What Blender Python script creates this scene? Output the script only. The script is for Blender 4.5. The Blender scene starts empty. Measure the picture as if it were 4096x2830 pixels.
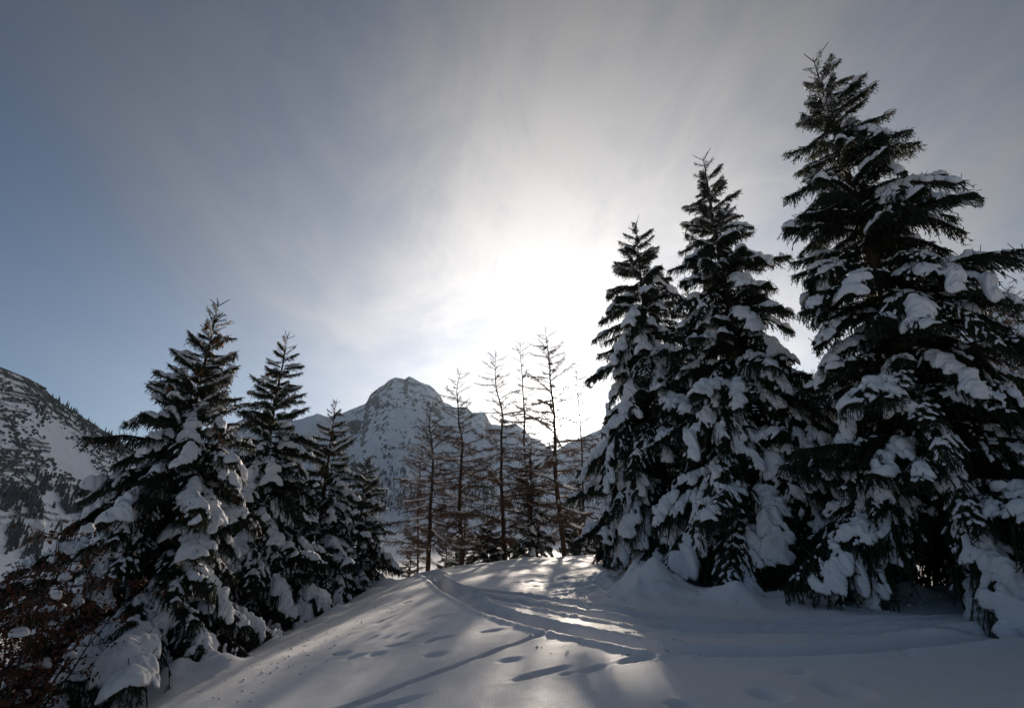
import bpy, math, random
import numpy as np
from mathutils import Vector, Matrix
from mathutils.bvhtree import BVHTree

random.seed(7)
RNG = np.random.default_rng(7)
SC = bpy.context.scene
COL = SC.collection
R = math.radians

# ------------------------------------------------------------------ camera, world, sun, exposure
W0, H0, FPX = 4096.0, 2830.0, 1820.0
PITCH = R(19.5)
CAM_Z = 1.60
cam_data = bpy.data.cameras.new("camera")
cam_data.sensor_width = 36.0
cam_data.lens = 36.0 * FPX / W0
cam_data.clip_start = 0.05
cam_data.clip_end = 30000.0
cam = bpy.data.objects.new("camera", cam_data)
cam.location = (0, 0, CAM_Z)
cam.rotation_euler = (math.pi / 2 + PITCH, 0, 0)
COL.objects.link(cam)
SC.camera = cam

CP, SP = math.cos(PITCH), math.sin(PITCH)
def ray(px, py):
    xc, yc = (px - W0 / 2) / FPX, -(py - H0 / 2) / FPX
    return Vector((xc, CP - SP * yc, SP + CP * yc)).normalized()
def az_tan(px, py):
    d = ray(px, py); h = math.hypot(d.x, d.y)
    return math.atan2(d.x, d.y), d.z / h

SUN_DIR = ray(2262, 1655)
SUN_EL = math.asin(SUN_DIR.z)
SUN_AZ = math.atan2(SUN_DIR.x, SUN_DIR.y)

world = bpy.data.worlds.new("World")
SC.world = world
world.use_nodes = True
wn, wl = world.node_tree.nodes, world.node_tree.links
wn.clear()
def N(nodes, t, **kw):
    n = nodes.new(t)
    for k, v in kw.items(): setattr(n, k, v)
    return n
def wmath(op, a, b=None, clamp=False):
    n = N(wn, "ShaderNodeMath", operation=op); n.use_clamp = clamp
    for i, v in enumerate((a, b)):
        if v is None: continue
        if isinstance(v, (int, float)): n.inputs[i].default_value = v
        else: wl.new(v, n.inputs[i])
    return n.outputs[0]
sky = N(wn, "ShaderNodeTexSky", sky_type='NISHITA')
sky.sun_disc = False
sky.sun_elevation = SUN_EL
sky.sun_rotation = SUN_AZ
sky.altitude = 2000; sky.air_density = 1.0; sky.dust_density = 0.15; sky.ozone_density = 3.2
tc = N(wn, "ShaderNodeTexCoord")
nrm = N(wn, "ShaderNodeVectorMath", operation='NORMALIZE'); wl.new(tc.outputs['Generated'], nrm.inputs[0])
dot = N(wn, "ShaderNodeVectorMath", operation='DOT_PRODUCT'); wl.new(nrm.outputs[0], dot.inputs[0]); dot.inputs[1].default_value = SUN_DIR
theta = wmath('ARCCOSINE', wmath('MINIMUM', dot.outputs['Value'], 0.99999))
def aur(scale, amp): return wmath('MULTIPLY', wmath('EXPONENT', wmath('MULTIPLY', theta, -1.0 / scale)), amp)
# thin high cloud sheet: a plane over the valley, so streaks converge with perspective
sep = N(wn, "ShaderNodeSeparateXYZ"); wl.new(nrm.outputs[0], sep.inputs[0])
zz = wmath('ADD', wmath('MAXIMUM', sep.outputs['Z'], 0.0), 0.16)
comb = N(wn, "ShaderNodeCombineXYZ")
wl.new(wmath('DIVIDE', sep.outputs['X'], zz), comb.inputs[0]); wl.new(wmath('DIVIDE', sep.outputs['Y'], zz), comb.inputs[1])
mp = N(wn, "ShaderNodeMapping"); wl.new(comb.outputs[0], mp.inputs[0])
mp.inputs['Rotation'].default_value = (0, 0, R(52)); mp.inputs['Scale'].default_value = (1.0, 0.62, 1)
mp.inputs['Location'].default_value = (3.1, 1.7, 0)
def noise(vec, scale, detail, rough, dist):
    n = N(wn, "ShaderNodeTexNoise"); wl.new(vec, n.inputs['Vector'])
    n.inputs['Scale'].default_value = scale; n.inputs['Detail'].default_value = detail
    n.inputs['Roughness'].default_value = rough; n.inputs['Distortion'].default_value = dist
    return n.outputs['Fac']
n1 = noise(mp.outputs[0], 1.1, 8, 0.60, 0.6)
n2 = noise(mp.outputs[0], 3.6, 9, 0.66, 0.9)
dens = wmath('ADD', wmath('MULTIPLY', n1, 0.66), wmath('MULTIPLY', n2, 0.34))
mr = N(wn, "ShaderNodeMapRange", interpolation_type='SMOOTHSTEP'); wl.new(dens, mr.inputs['Value'])
mr.inputs['From Min'].default_value = 0.36; mr.inputs['From Max'].default_value = 0.62
mr.inputs['To Min'].default_value = 0.42; mr.inputs['To Max'].default_value = 1.0
# the sheet thins out to clear air towards the west (left of the view)
edge = N(wn, "ShaderNodeMapRange", interpolation_type='SMOOTHSTEP'); wl.new(wmath('ADD', wmath('DIVIDE', sep.outputs['X'], zz), wmath('MULTIPLY', n1, 1.6)), edge.inputs['Value'])
edge.inputs['From Min'].default_value = -0.60; edge.inputs['From Max'].default_value = 0.90
edge.inputs['To Min'].default_value = 0.06; edge.inputs['To Max'].default_value = 1.0
cloud = wmath('MULTIPLY', mr.outputs[0], edge.outputs[0])
A_SUN = aur(0.018, 30.0)
A_IN = aur(0.09, 0.50)
tn_ = wmath('MULTIPLY', theta, 1.0 / 0.535)
A_MID = wmath('MULTIPLY', wmath('EXPONENT', wmath('MULTIPLY', wmath('POWER', tn_, 1.8), -1.0)), 1.10)
veil = wmath('ADD', wmath('MULTIPLY', cloud, 0.80), 0.26)
# looking low, the line of sight runs a long way through the sheet, so it closes up
low_ = wmath('EXPONENT', wmath('MULTIPLY', wmath('MAXIMUM', sep.outputs['Z'], 0.0), -1.0 / 0.24))
veil = wmath('ADD', wmath('MULTIPLY', veil, wmath('SUBTRACT', 1.0, low_)), wmath('MULTIPLY', low_, 1.15))
scat = wmath('ADD', wmath('ADD', wmath('MULTIPLY', A_MID, veil), wmath('MULTIPLY', cloud, 0.03)), wmath('ADD', A_IN, A_SUN))
skyc = N(wn, "ShaderNodeVectorMath", operation='SCALE'); wl.new(sky.outputs[0], skyc.inputs[0]); wl.new(wmath('MULTIPLY', wmath('SUBTRACT', 1.0, wmath('MULTIPLY', cloud, 0.68)), 0.047), skyc.inputs['Scale'])
warm = N(wn, "ShaderNodeVectorMath", operation='SCALE'); warm.inputs[0].default_value = (1.0, 0.93, 0.86); wl.new(scat, warm.inputs['Scale'])
add = N(wn, "ShaderNodeVectorMath", operation='ADD'); wl.new(skyc.outputs[0], add.inputs[0]); wl.new(warm.outputs[0], add.inputs[1])
bg = N(wn, "ShaderNodeBackground"); wl.new(add.outputs[0], bg.inputs[0]); bg.inputs[1].default_value = 1.0
wo = N(wn, "ShaderNodeOutputWorld"); wl.new(bg.outputs[0], wo.inputs[0])

sun_data = bpy.data.lights.new("sun", 'SUN')
sun_data.energy = 5.0
sun_data.angle = R(1.3)
sun_data.color = (1.0, 0.86, 0.72)
sun = bpy.data.objects.new("sun", sun_data)
sun.rotation_euler = (-SUN_DIR).to_track_quat('-Z', 'Y').to_euler()
sun.location = (20, 40, 60)
COL.objects.link(sun)

SC.view_settings.view_transform = 'Standard'
SC.view_settings.look = 'None'
SC.view_settings.exposure = 0.50
SC.view_settings.gamma = 1.0
SC.view_settings.use_curve_mapping = False

# ------------------------------------------------------------------ numpy noise
def _hash(ix, iy, seed):
    h = (ix.astype(np.int64) * 374761393 + iy.astype(np.int64) * 668265263 + seed * 1442695041) & 0xFFFFFFFF
    h = ((h ^ (h >> 13)) * 1274126177) & 0xFFFFFFFF
    return ((h ^ (h >> 16)) & 0xFFFFFF) / float(0xFFFFFF)
def vnoise(x, y, seed=0):
    ix, iy = np.floor(x), np.floor(y)
    fx, fy = x - ix, y - iy
    fx = fx * fx * fx * (fx * (fx * 6 - 15) + 10); fy = fy * fy * fy * (fy * (fy * 6 - 15) + 10)
    a, b = _hash(ix, iy, seed), _hash(ix + 1, iy, seed)
    c, d = _hash(ix, iy + 1, seed), _hash(ix + 1, iy + 1, seed)
    return (a + (b - a) * fx) + ((c + (d - c) * fx) - (a + (b - a) * fx)) * fy
def fbm(x, y, octv=5, seed=0, gain=0.5):
    s, a, t = 0, 1.0, 0
    for o in range(octv):
        s = s + a * vnoise(x * 2 ** o + 17.3 * o, y * 2 ** o - 9.1 * o, seed + o); t += a; a *= gain
    return s / t
def ridged(x, y, octv=5, seed=0, gain=0.5):
    s, a, t = 0, 1.0, 0
    for o in range(octv):
        s = s + a * (1 - np.abs(2 * vnoise(x * 2 ** o + 17.3 * o, y * 2 ** o - 9.1 * o, seed + o) - 1)); t += a; a *= gain
    return s / t
def softplus(v, w): return w * np.logaddexp(0, v / w)

# ------------------------------------------------------------------ mesh helpers
def mesh(name, verts, faces, mats, midx=None, smooth=False):
    """faces: list of (n,k) int arrays; mats: materials; midx: one index per face array"""
    me = bpy.data.meshes.new(name)
    verts = np.asarray(verts, dtype=np.float32)
    faces = [np.asarray(f, dtype=np.int32) for f in faces]
    keep = [i for i, f in enumerate(faces) if len(f)]
    fs = [faces[i] for i in keep]
    me.vertices.add(len(verts)); me.vertices.foreach_set("co", verts.ravel())
    loops = np.concatenate([f.ravel() for f in fs])
    tot = np.concatenate([np.full(len(f), f.shape[1], np.int32) for f in fs])
    start = np.concatenate([[0], np.cumsum(tot)[:-1]]).astype(np.int32)
    me.loops.add(len(loops)); me.loops.foreach_set("vertex_index", loops)
    me.polygons.add(len(tot)); me.polygons.foreach_set("loop_start", start); me.polygons.foreach_set("loop_total", tot)
    for m in mats: me.materials.append(m)
    if midx is not None:
        me.polygons.foreach_set("material_index", np.concatenate([np.full(len(faces[i]), midx[i], np.int32) for i in keep]))
    if smooth is True: me.polygons.foreach_set("use_smooth", np.ones(len(tot), dtype=bool))
    elif smooth: me.polygons.foreach_set("use_smooth", np.concatenate([np.full(len(faces[i]), smooth[i], dtype=bool) for i in keep]))
    me.update(calc_edges=True); me.validate()
    return me
def obj(name, me, parent=None):
    o = bpy.data.objects.new(name, me); COL.objects.link(o)
    if parent is not None: o.parent = parent
    return o
def tag(o, label=None, cat=None, group=None, kind=None):
    if label: o["label"] = label
    if cat: o["category"] = cat
    if group: o["group"] = group
    if kind: o["kind"] = kind
    return o
def perp(a):
    ref = np.where(np.abs(a[:, 2:3]) < 0.9, np.array([[0, 0, 1.0]]), np.array([[1.0, 0, 0]]))
    u = np.cross(a, ref); u /= np.linalg.norm(u, axis=1, keepdims=True) + 1e-9
    return u, np.cross(a, u)
def tubes(p0, p1, r0, r1, sides=4):
    """prisms between point pairs -> verts, quads"""
    p0, p1 = np.asarray(p0, float), np.asarray(p1, float)
    n = len(p0)
    a = p1 - p0; a /= np.linalg.norm(a, axis=1, keepdims=True) + 1e-9
    u, v = perp(a)
    r0 = np.broadcast_to(r0, n)[:, None, None]; r1 = np.broadcast_to(r1, n)[:, None, None]
    th = np.arange(sides) * 2 * math.pi / sides
    ring = u[:, None, :] * np.cos(th)[None, :, None] + v[:, None, :] * np.sin(th)[None, :, None]
    V = np.concatenate([p0[:, None, :] + ring * r0, p1[:, None, :] + ring * r1], axis=1).reshape(-1, 3)
    k = np.arange(sides); k2 = (k + 1) % sides
    q = np.stack([k, k2, k2 + sides, k + sides], 1)
    F = (q[None] + (np.arange(n) * 2 * sides)[:, None, None]).reshape(-1, 4)
    return V, F
def pathtube(pts, rad, sides=8, close=True):
    """one continuous tube along a polyline"""
    pts = np.asarray(pts, float); n = len(pts)
    t = np.gradient(pts, axis=0); t /= np.linalg.norm(t, axis=1, keepdims=True) + 1e-9
    u, v = perp(t)
    for i in range(1, n):
        w = u[i - 1] - t[i] * np.dot(u[i - 1], t[i]); w /= np.linalg.norm(w) + 1e-9
        u[i] = w; v[i] = np.cross(t[i], w)
    th = np.arange(sides) * 2 * math.pi / sides
    rad = np.asarray(rad, float)
    if rad.ndim == 1: rad = np.repeat(rad[:, None], sides, 1)
    V = (pts[:, None, :] + (u[:, None, :] * np.cos(th)[None, :, None] + v[:, None, :] * np.sin(th)[None, :, None]) * rad[:, :, None]).reshape(-1, 3)
    k = np.arange(sides); k2 = (k + 1) % sides
    q = np.stack([k, k2, k2 + sides, k + sides], 1)
    F = (q[None] + (np.arange(n - 1) * sides)[:, None, None]).reshape(-1, 4)
    return V, F
class Acc:
    def __init__(s): s.v = []; s.f = []; s.m = []; s.sm = []; s.n = 0
    def add(s, V, F, m=0, sm=False):
        if len(V) == 0 or len(F) == 0: return
        s.v.append(np.asarray(V, float)); s.f.append(np.asarray(F) + s.n); s.m.append(m); s.sm.append(sm); s.n += len(V)
    def mesh(s, name, mats): return mesh(name, np.concatenate(s.v), s.f, mats, s.m, s.sm)

# ------------------------------------------------------------------ materials
def material(name):
    m = bpy.data.materials.new(name); m.use_nodes = True
    nt = m.node_tree
    return m, nt.nodes, nt.links, nt.nodes["Principled BSDF"]
def tex(nodes, links, scale, detail=6, rough=0.6, coord='Object', vec=None, dist=0.0):
    n = nodes.new("ShaderNodeTexNoise"); n.inputs['Scale'].default_value = scale
    n.inputs['Detail'].default_value = detail; n.inputs['Roughness'].default_value = rough; n.inputs['Distortion'].default_value = dist
    if vec is None:
        t = nodes.new("ShaderNodeTexCoord"); vec = t.outputs[coord]
    links.new(vec, n.inputs['Vector'])
    return n.outputs['Fac']
def ramp(nodes, links, fac, stops):
    r = nodes.new("ShaderNodeValToRGB"); e = r.color_ramp.elements
    while len(e) < len(stops): e.new(0.5)
    for el, (p, c) in zip(e, stops): el.position = p; el.color = (*c, 1)
    links.new(fac, r.inputs[0]); return r.outputs[0]
def bump(nodes, links, b, h, strength, dist):
    n = nodes.new("ShaderNodeBump"); n.inputs['Strength'].default_value = strength; n.inputs['Distance'].default_value = dist
    links.new(h, n.inputs['Height']); links.new(n.outputs[0], b.inputs['Normal']); return n
def simple(name, c0, c1, scale, rough=0.8, bstr=0.0, bdist=0.01, coord='Object', spec=0.3):
    m, n, l, b = material(name)
    f = tex(n, l, scale, coord=coord)
    l.new(ramp(n, l, f, [(0.3, c0), (0.7, c1)]), b.inputs['Base Color'])
    b.inputs['Roughness'].default_value = rough; b.inputs['Specular IOR Level'].default_value = spec
    if bstr: bump(n, l, b, f, bstr, bdist)
    return m

def snow_material(name, fine, bd):
    m, n, l, b = material(name)
    t = n.new("ShaderNodeTexCoord")
    f1 = tex(n, l, fine, 5, 0.65, vec=t.outputs['Object'])
    f2 = tex(n, l, fine * 0.06, 4, 0.5, vec=t.outputs['Object'])
    l.new(ramp(n, l, f2, [(0.3, (0.84, 0.835, 0.845)), (0.7, (0.88, 0.87, 0.87))]), b.inputs['Base Color'])
    b.inputs['Roughness'].default_value = 0.6; b.inputs['Specular IOR Level'].default_value = 0.10
    b.inputs['Sheen Weight'].default_value = 0.0
    bump(n, l, b, f1, 0.7, bd)
    return m
M_SNOW = snow_material("ground snow", 70.0, 0.02)
M_TSNOW = snow_material("branch snow", 45.0, 0.010)
M_NEEDLE = simple("spruce needles", (0.013, 0.021, 0.010), (0.030, 0.043, 0.018), 3.0, 0.55, spec=0.35)
M_BARK = simple("spruce bark", (0.035, 0.025, 0.018), (0.075, 0.052, 0.036), 18.0, 0.9, 0.6, 0.01)
M_LARCH = simple("larch bark", (0.030, 0.020, 0.014), (0.085, 0.054, 0.035), 14.0, 0.9, 0.7, 0.012)
M_TWIG = simple("larch twigs", (0.085, 0.050, 0.030), (0.15, 0.088, 0.052), 6.0, 0.8)
M_CONE = simple("spruce cones", (0.11, 0.045, 0.018), (0.22, 0.095, 0.038), 60.0, 0.7, 0.5, 0.004)
M_LEAF = simple("dry beech leaves", (0.050, 0.017, 0.008), (0.115, 0.038, 0.015), 5.0, 0.7)
M_STEM = simple("shrub stems", (0.035, 0.024, 0.018), (0.06, 0.042, 0.03), 20.0, 0.85)
M_FAR = simple("far conifers", (0.016, 0.022, 0.019), (0.16, 0.17, 0.18), 0.55, 0.9)
M_BROWNFAR = simple("far bare larches", (0.045, 0.028, 0.020), (0.085, 0.052, 0.035), 0.4, 0.9)
M_WOOD = simple("weathered boards", (0.10, 0.055, 0.028), (0.17, 0.10, 0.055), 9.0, 0.8, 0.4, 0.01)
M_PLASTER = simple("pale plaster", (0.50, 0.44, 0.36), (0.58, 0.52, 0.44), 3.0, 0.9)
M_GLASS = simple("dark window glass", (0.02, 0.025, 0.03), (0.03, 0.035, 0.04), 2.0, 0.15, spec=0.5)
M_STEEL = simple("weathered barrier timber", (0.05, 0.04, 0.035), (0.09, 0.07, 0.06), 1.0, 0.8)
M_BIRD = simple("black plumage", (0.012, 0.011, 0.012), (0.025, 0.022, 0.02), 30.0, 0.6)
M_BEAK = simple("horn beak", (0.10, 0.07, 0.02), (0.16, 0.11, 0.03), 30.0, 0.5)
M_GRASS = simple("dry bent twigs", (0.22, 0.15, 0.08), (0.36, 0.26, 0.15), 12.0, 0.8)

def rock_snow(name, rock0, rock1, scale, lo, hi, nz_w, scrub=None):
    m, n, l, b = material(name)
    t = n.new("ShaderNodeTexCoord")
    a = n.new("ShaderNodeAttribute"); a.attribute_name = "rock"
    f = tex(n, l, scale, 9, 0.66, vec=t.outputs['Object'])
    f2 = tex(n, l, scale * 5, 6, 0.6, vec=t.outputs['Object'])
    s1 = n.new("ShaderNodeMath"); s1.operation = 'MULTIPLY_ADD'; l.new(f, s1.inputs[0]); s1.inputs[1].default_value = nz_w; l.new(a.outputs['Fac'], s1.inputs[2])
    s2 = n.new("ShaderNodeMath"); s2.operation = 'MULTIPLY_ADD'; l.new(f2, s2.inputs[0]); s2.inputs[1].default_value = nz_w * 0.5; l.new(s1.outputs[0], s2.inputs[2])
    mr = n.new("ShaderNodeMapRange"); l.new(s2.outputs[0], mr.inputs['Value'])
    mr.inputs['From Min'].default_value = lo; mr.inputs['From Max'].default_value = hi
    rock = ramp(n, l, f2, [(0.3, rock0), (0.7, rock1)])
    mx = n.new("ShaderNodeMix"); mx.data_type = 'RGBA'
    l.new(mr.outputs[0], mx.inputs['Factor']); mx.inputs['A'].default_value = (0.90, 0.92, 0.95, 1); l.new(rock, mx.inputs['B'])
    l.new(mx.outputs['Result'], b.inputs['Base Color'])
    b.inputs['Roughness'].default_value = 0.7; b.inputs['Specular IOR Level'].default_value = 0.15
    bump(n, l, b, f, 0.8, 0.35 / scale)
    return m
M_MOUNT = rock_snow("mountain snow and rock", (0.022, 0.022, 0.025), (0.075, 0.070, 0.070), 0.020, 0.995, 1.035, 0.82)
M_HILL = rock_snow("hillside snow and scrub", (0.022, 0.024, 0.02), (0.06, 0.05, 0.04), 0.035, 0.98, 1.12, 0.85)

# ------------------------------------------------------------------ ground
VALLEY = -45.0
def ground_base(x, y):
    x = np.asarray(x, float); y = np.asarray(y, float)
    z = 0.06 * x - 0.020 * softplus(x - 3.0, 1.5) - 0.33 * softplus(-(x + 3.6), 1.1) - 0.12 * softplus(-(x + 11), 2.0)
    z = z + 0.10 * np.exp(-((y - 19) / 6.0) ** 2 - ((x - 0.5) / 7) ** 2)
    crest = 21.5 + 0.10 * x
    z = z - 0.42 * softplus(y - crest, 1.3)
    z = z + 0.10 * (fbm(x * 0.16, y * 0.16, 3, 5) - 0.5) * np.clip((np.hypot(x, y)) / 6, 0.3, 2.0)
    far = VALLEY + 10 * (fbm(x * 0.004, y * 0.004, 4, 9) - 0.5) + 0.02 * np.maximum(0, np.hypot(x, y) - 900)
    d = z - far
    return far + softplus(d, 2.0) - 2.0 * math.log(2) * np.exp(-np.maximum(d, 0) / 2.0)

def hit_ground(px, py):
    d = ray(px, py); o = Vector((0, 0, CAM_Z)); t = 2.0; prev = 2.0
    while t < 80:
        p = o + d * t
        if p.z < float(ground_base(p.x, p.y)):
            for _ in range(20):
                m = 0.5 * (prev + t); q = o + d * m
                if q.z < float(ground_base(q.x, q.y)): t = m
                else: prev = m
            return (o + d * t)
        prev = t; t += 0.1
    return None
def path_px(pts):
    out = []
    for p in pts:
        h = hit_ground(*p)
        if h is not None: out.append((h.x, h.y))
    out = np.array(out)
    # resample smoothly
    s = np.concatenate([[0], np.cumsum(np.linalg.norm(np.diff(out, axis=0), axis=1))])
    q = np.linspace(0, s[-1], max(8, int(s[-1] / 0.25)))
    r = np.stack([np.interp(q, s, out[:, 0]), np.interp(q, s, out[:, 1])], 1)
    for _ in range(3): r[1:-1] = 0.25 * r[:-2] + 0.5 * r[1:-1] + 0.25 * r[2:]
    return r
def dist_path(x, y, P):
    best = np.full(x.shape, 1e9); side = np.zeros(x.shape); along = np.zeros(x.shape); acc = 0
    for i in range(len(P) - 1):
        a, b = P[i], P[i + 1]; ab = b - a; L = np.hypot(*ab) + 1e-9
        t = np.clip(((x - a[0]) * ab[0] + (y - a[1]) * ab[1]) / L ** 2, 0, 1)
        dx, dy = x - (a[0] + t * ab[0]), y - (a[1] + t * ab[1])
        d = np.hypot(dx, dy); c = (ab[0] * dy - ab[1] * dx) / L
        m = d < best
        best = np.where(m, d, best); side = np.where(m, c, side); along = np.where(m, acc + t * L, along); acc += L
    return best, side, along

TRACKS = [  # pixel polyline, half width, depth
    ([(1690, 2285), (1745, 2305), (1800, 2335), (1900, 2366), (2128, 2385), (2318, 2428), (2660, 2485), (3003, 2500), (3326, 2495), (3801, 2476), (4096, 2460), (4500, 2430)], 0.11, 0.11),
    ([(1740, 2312), (1850, 2370), (1960, 2392), (2090, 2414), (2299, 2452), (2603, 2509), (2946, 2533), (3383, 2537), (3801, 2522), (4096, 2505), (4500, 2480)], 0.11, 0.11),
    ([(1740, 2315), (1800, 2360), (1900, 2410), (1995, 2457), (2214, 2514), (2432, 2561), (2660, 2600), (2851, 2618), (3231, 2618), (3516, 2590), (3850, 2555), (4300, 2520)], 0.17, 0.12),
    ([(1590, 2300), (1650, 2290), (1700, 2290), (1745, 2305)], 0.25, 0.08),
]
def dimples():
    D = []   # px, py, length, width, depth, (direction px dx,dy)
    line = [(2150, 2546), (2085, 2568), (1995, 2598), (1935, 2622), (1850, 2652), (1775, 2682), (1690, 2712), (1610, 2742), (1530, 2772), (1450, 2806), (1370, 2832)]
    for (x, y) in line: D.append((x, y, 0.30, 0.065, 0.09, (-85, 30)))
    for i in range(15):
        t = i / 14; D.append((1840 + t * 480 + random.uniform(-6, 6), 2385 + t * 190 - 12 * math.sin(3.1 * t) + (6 if i % 2 else -4), 0.085, 0.05, 0.06, (30, 14)))
    D += [(2165, 2690, 0.42, 0.10, 0.11, (-100, 26)), (2375, 2670, 0.24, 0.10, 0.07, (-100, 26)), (2560, 2632, 0.34, 0.10, 0.10, (-100, 20)),
          (1560, 2815, 0.40, 0.09, 0.10, (-100, 26)), (2270, 2690, 0.12, 0.05, 0.05, (-100, 26)),
          (1740, 2614, 0.20, 0.13, 0.07, (-100, 10)), (2040, 2638, 0.20, 0.11, 0.06, (-100, 15)), (1510, 2612, 0.18, 0.12, 0.06, (-100, 10)), (1365, 2612, 0.2, 0.1, 0.06, (-100, 10)),
          (1770, 2550, 0.22, 0.10, 0.06, (-100, 15)), (1960, 2522, 0.25, 0.10, 0.06, (-100, 15)), (1600, 2575, 0.26, 0.10, 0.06, (-100, 20)), (1430, 2620, .2, .1, .05, (-100, 25)),
          (3075, 2775, 0.20, 0.15, 0.12, (100, 25)), (3370, 2755, 0.30, 0.20, 0.11, (100, 45)), (3190, 2682, 0.14, 0.09, 0.07, (100, 5)), (2730, 2815, 0.18, 0.10, 0.10, (100, 10)),
          (2500, 2532, 0.14, 0.06, 0.04, (-100, 14)), (2580, 2526, 0.14, 0.06, 0.04, (-100, 14)), (3640, 2620, .12, .08, .05, (100, 10))]
    rr = random.Random(3)
    for _ in range(34):
        x, y = rr.uniform(1330, 1800), rr.uniform(2380, 2560)
        if x < 1330 + (2560 - y) * 1.6: continue
        D.append((x, y, rr.uniform(0.18, 0.32), 0.07, rr.uniform(0.03, 0.06), (-100, 38)))
    for _ in range(26):
        D.append((rr.uniform(1800, 2350), rr.uniform(2250, 2350), rr.uniform(0.15, 0.3), 0.09, rr.uniform(0.03, 0.05), (-100, 12)))
    for _ in range(46):
        D.append((rr.uniform(2250, 2520), rr.uniform(2300, 2372), rr.uniform(0.10, 0.2), rr.uniform(.07, .12), rr.uniform(0.05, 0.11), (-100, rr.uniform(-30, 30))))
    for _ in range(20):
        D.append((rr.uniform(2020, 2240), rr.uniform(2228, 2262), rr.uniform(0.12, 0.25), 0.1, rr.uniform(0.04, 0.08), (-100, 5)))
    return D
MOUNDS = [  # px base, height, radius, exponent sharpness
    (2630, 2392, 1.35, 0.62), (2545, 2375, 0.62, 0.40), (2740, 2392, 0.40, 0.40), (2985, 2432, 0.75, 0.42), (2880, 2420, 0.25, 0.5), (3455, 2405, 0.55, 0.42), (3330, 2395, 0.28, 0.5),
    (3690, 2400, 0.50, 0.45), (3170, 2405, 0.22, 0.7), (3900, 2385, 0.3, 0.7), (2440, 2330, 0.40, 0.45), (2400, 2318, 0.32, 0.35),
    (1530, 2352, 0.55, 0.55), (1480, 2380, 0.35, 0.6), (1330, 2455, 0.30, 0.45), (1260, 2500, 0.25, 0.4), (1060, 2590, 0.25, 0.35), (830, 2720, 0.6, 0.45), (640, 2800, 0.6, 0.45), (560, 2830, 0.5, 0.5),
    (1725, 2232, 0.42, 0.32), (1858, 2222, 0.22, 0.25), (2000, 2215, 0.25, 0.3), (2205, 2225, 0.2, 0.4), (2250, 2222, 0.35, 0.35), (2100, 2232, 0.15, 0.5),
]
GRID = {}
def ground_at(x, y):
    X, Y, Z = GRID['X'], GRID['Y'], GRID['Z']
    i = np.clip(np.searchsorted(X, x) - 1, 0, len(X) - 2); j = np.clip(np.searchsorted(Y, y) - 1, 0, len(Y) - 2)
    u = (x - X[i]) / (X[i + 1] - X[i]); v = (y - Y[j]) / (Y[j + 1] - Y[j])
    return (Z[j, i] * (1 - u) + Z[j, i + 1] * u) * (1 - v) + (Z[j + 1, i] * (1 - u) + Z[j + 1, i + 1] * u) * v
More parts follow.
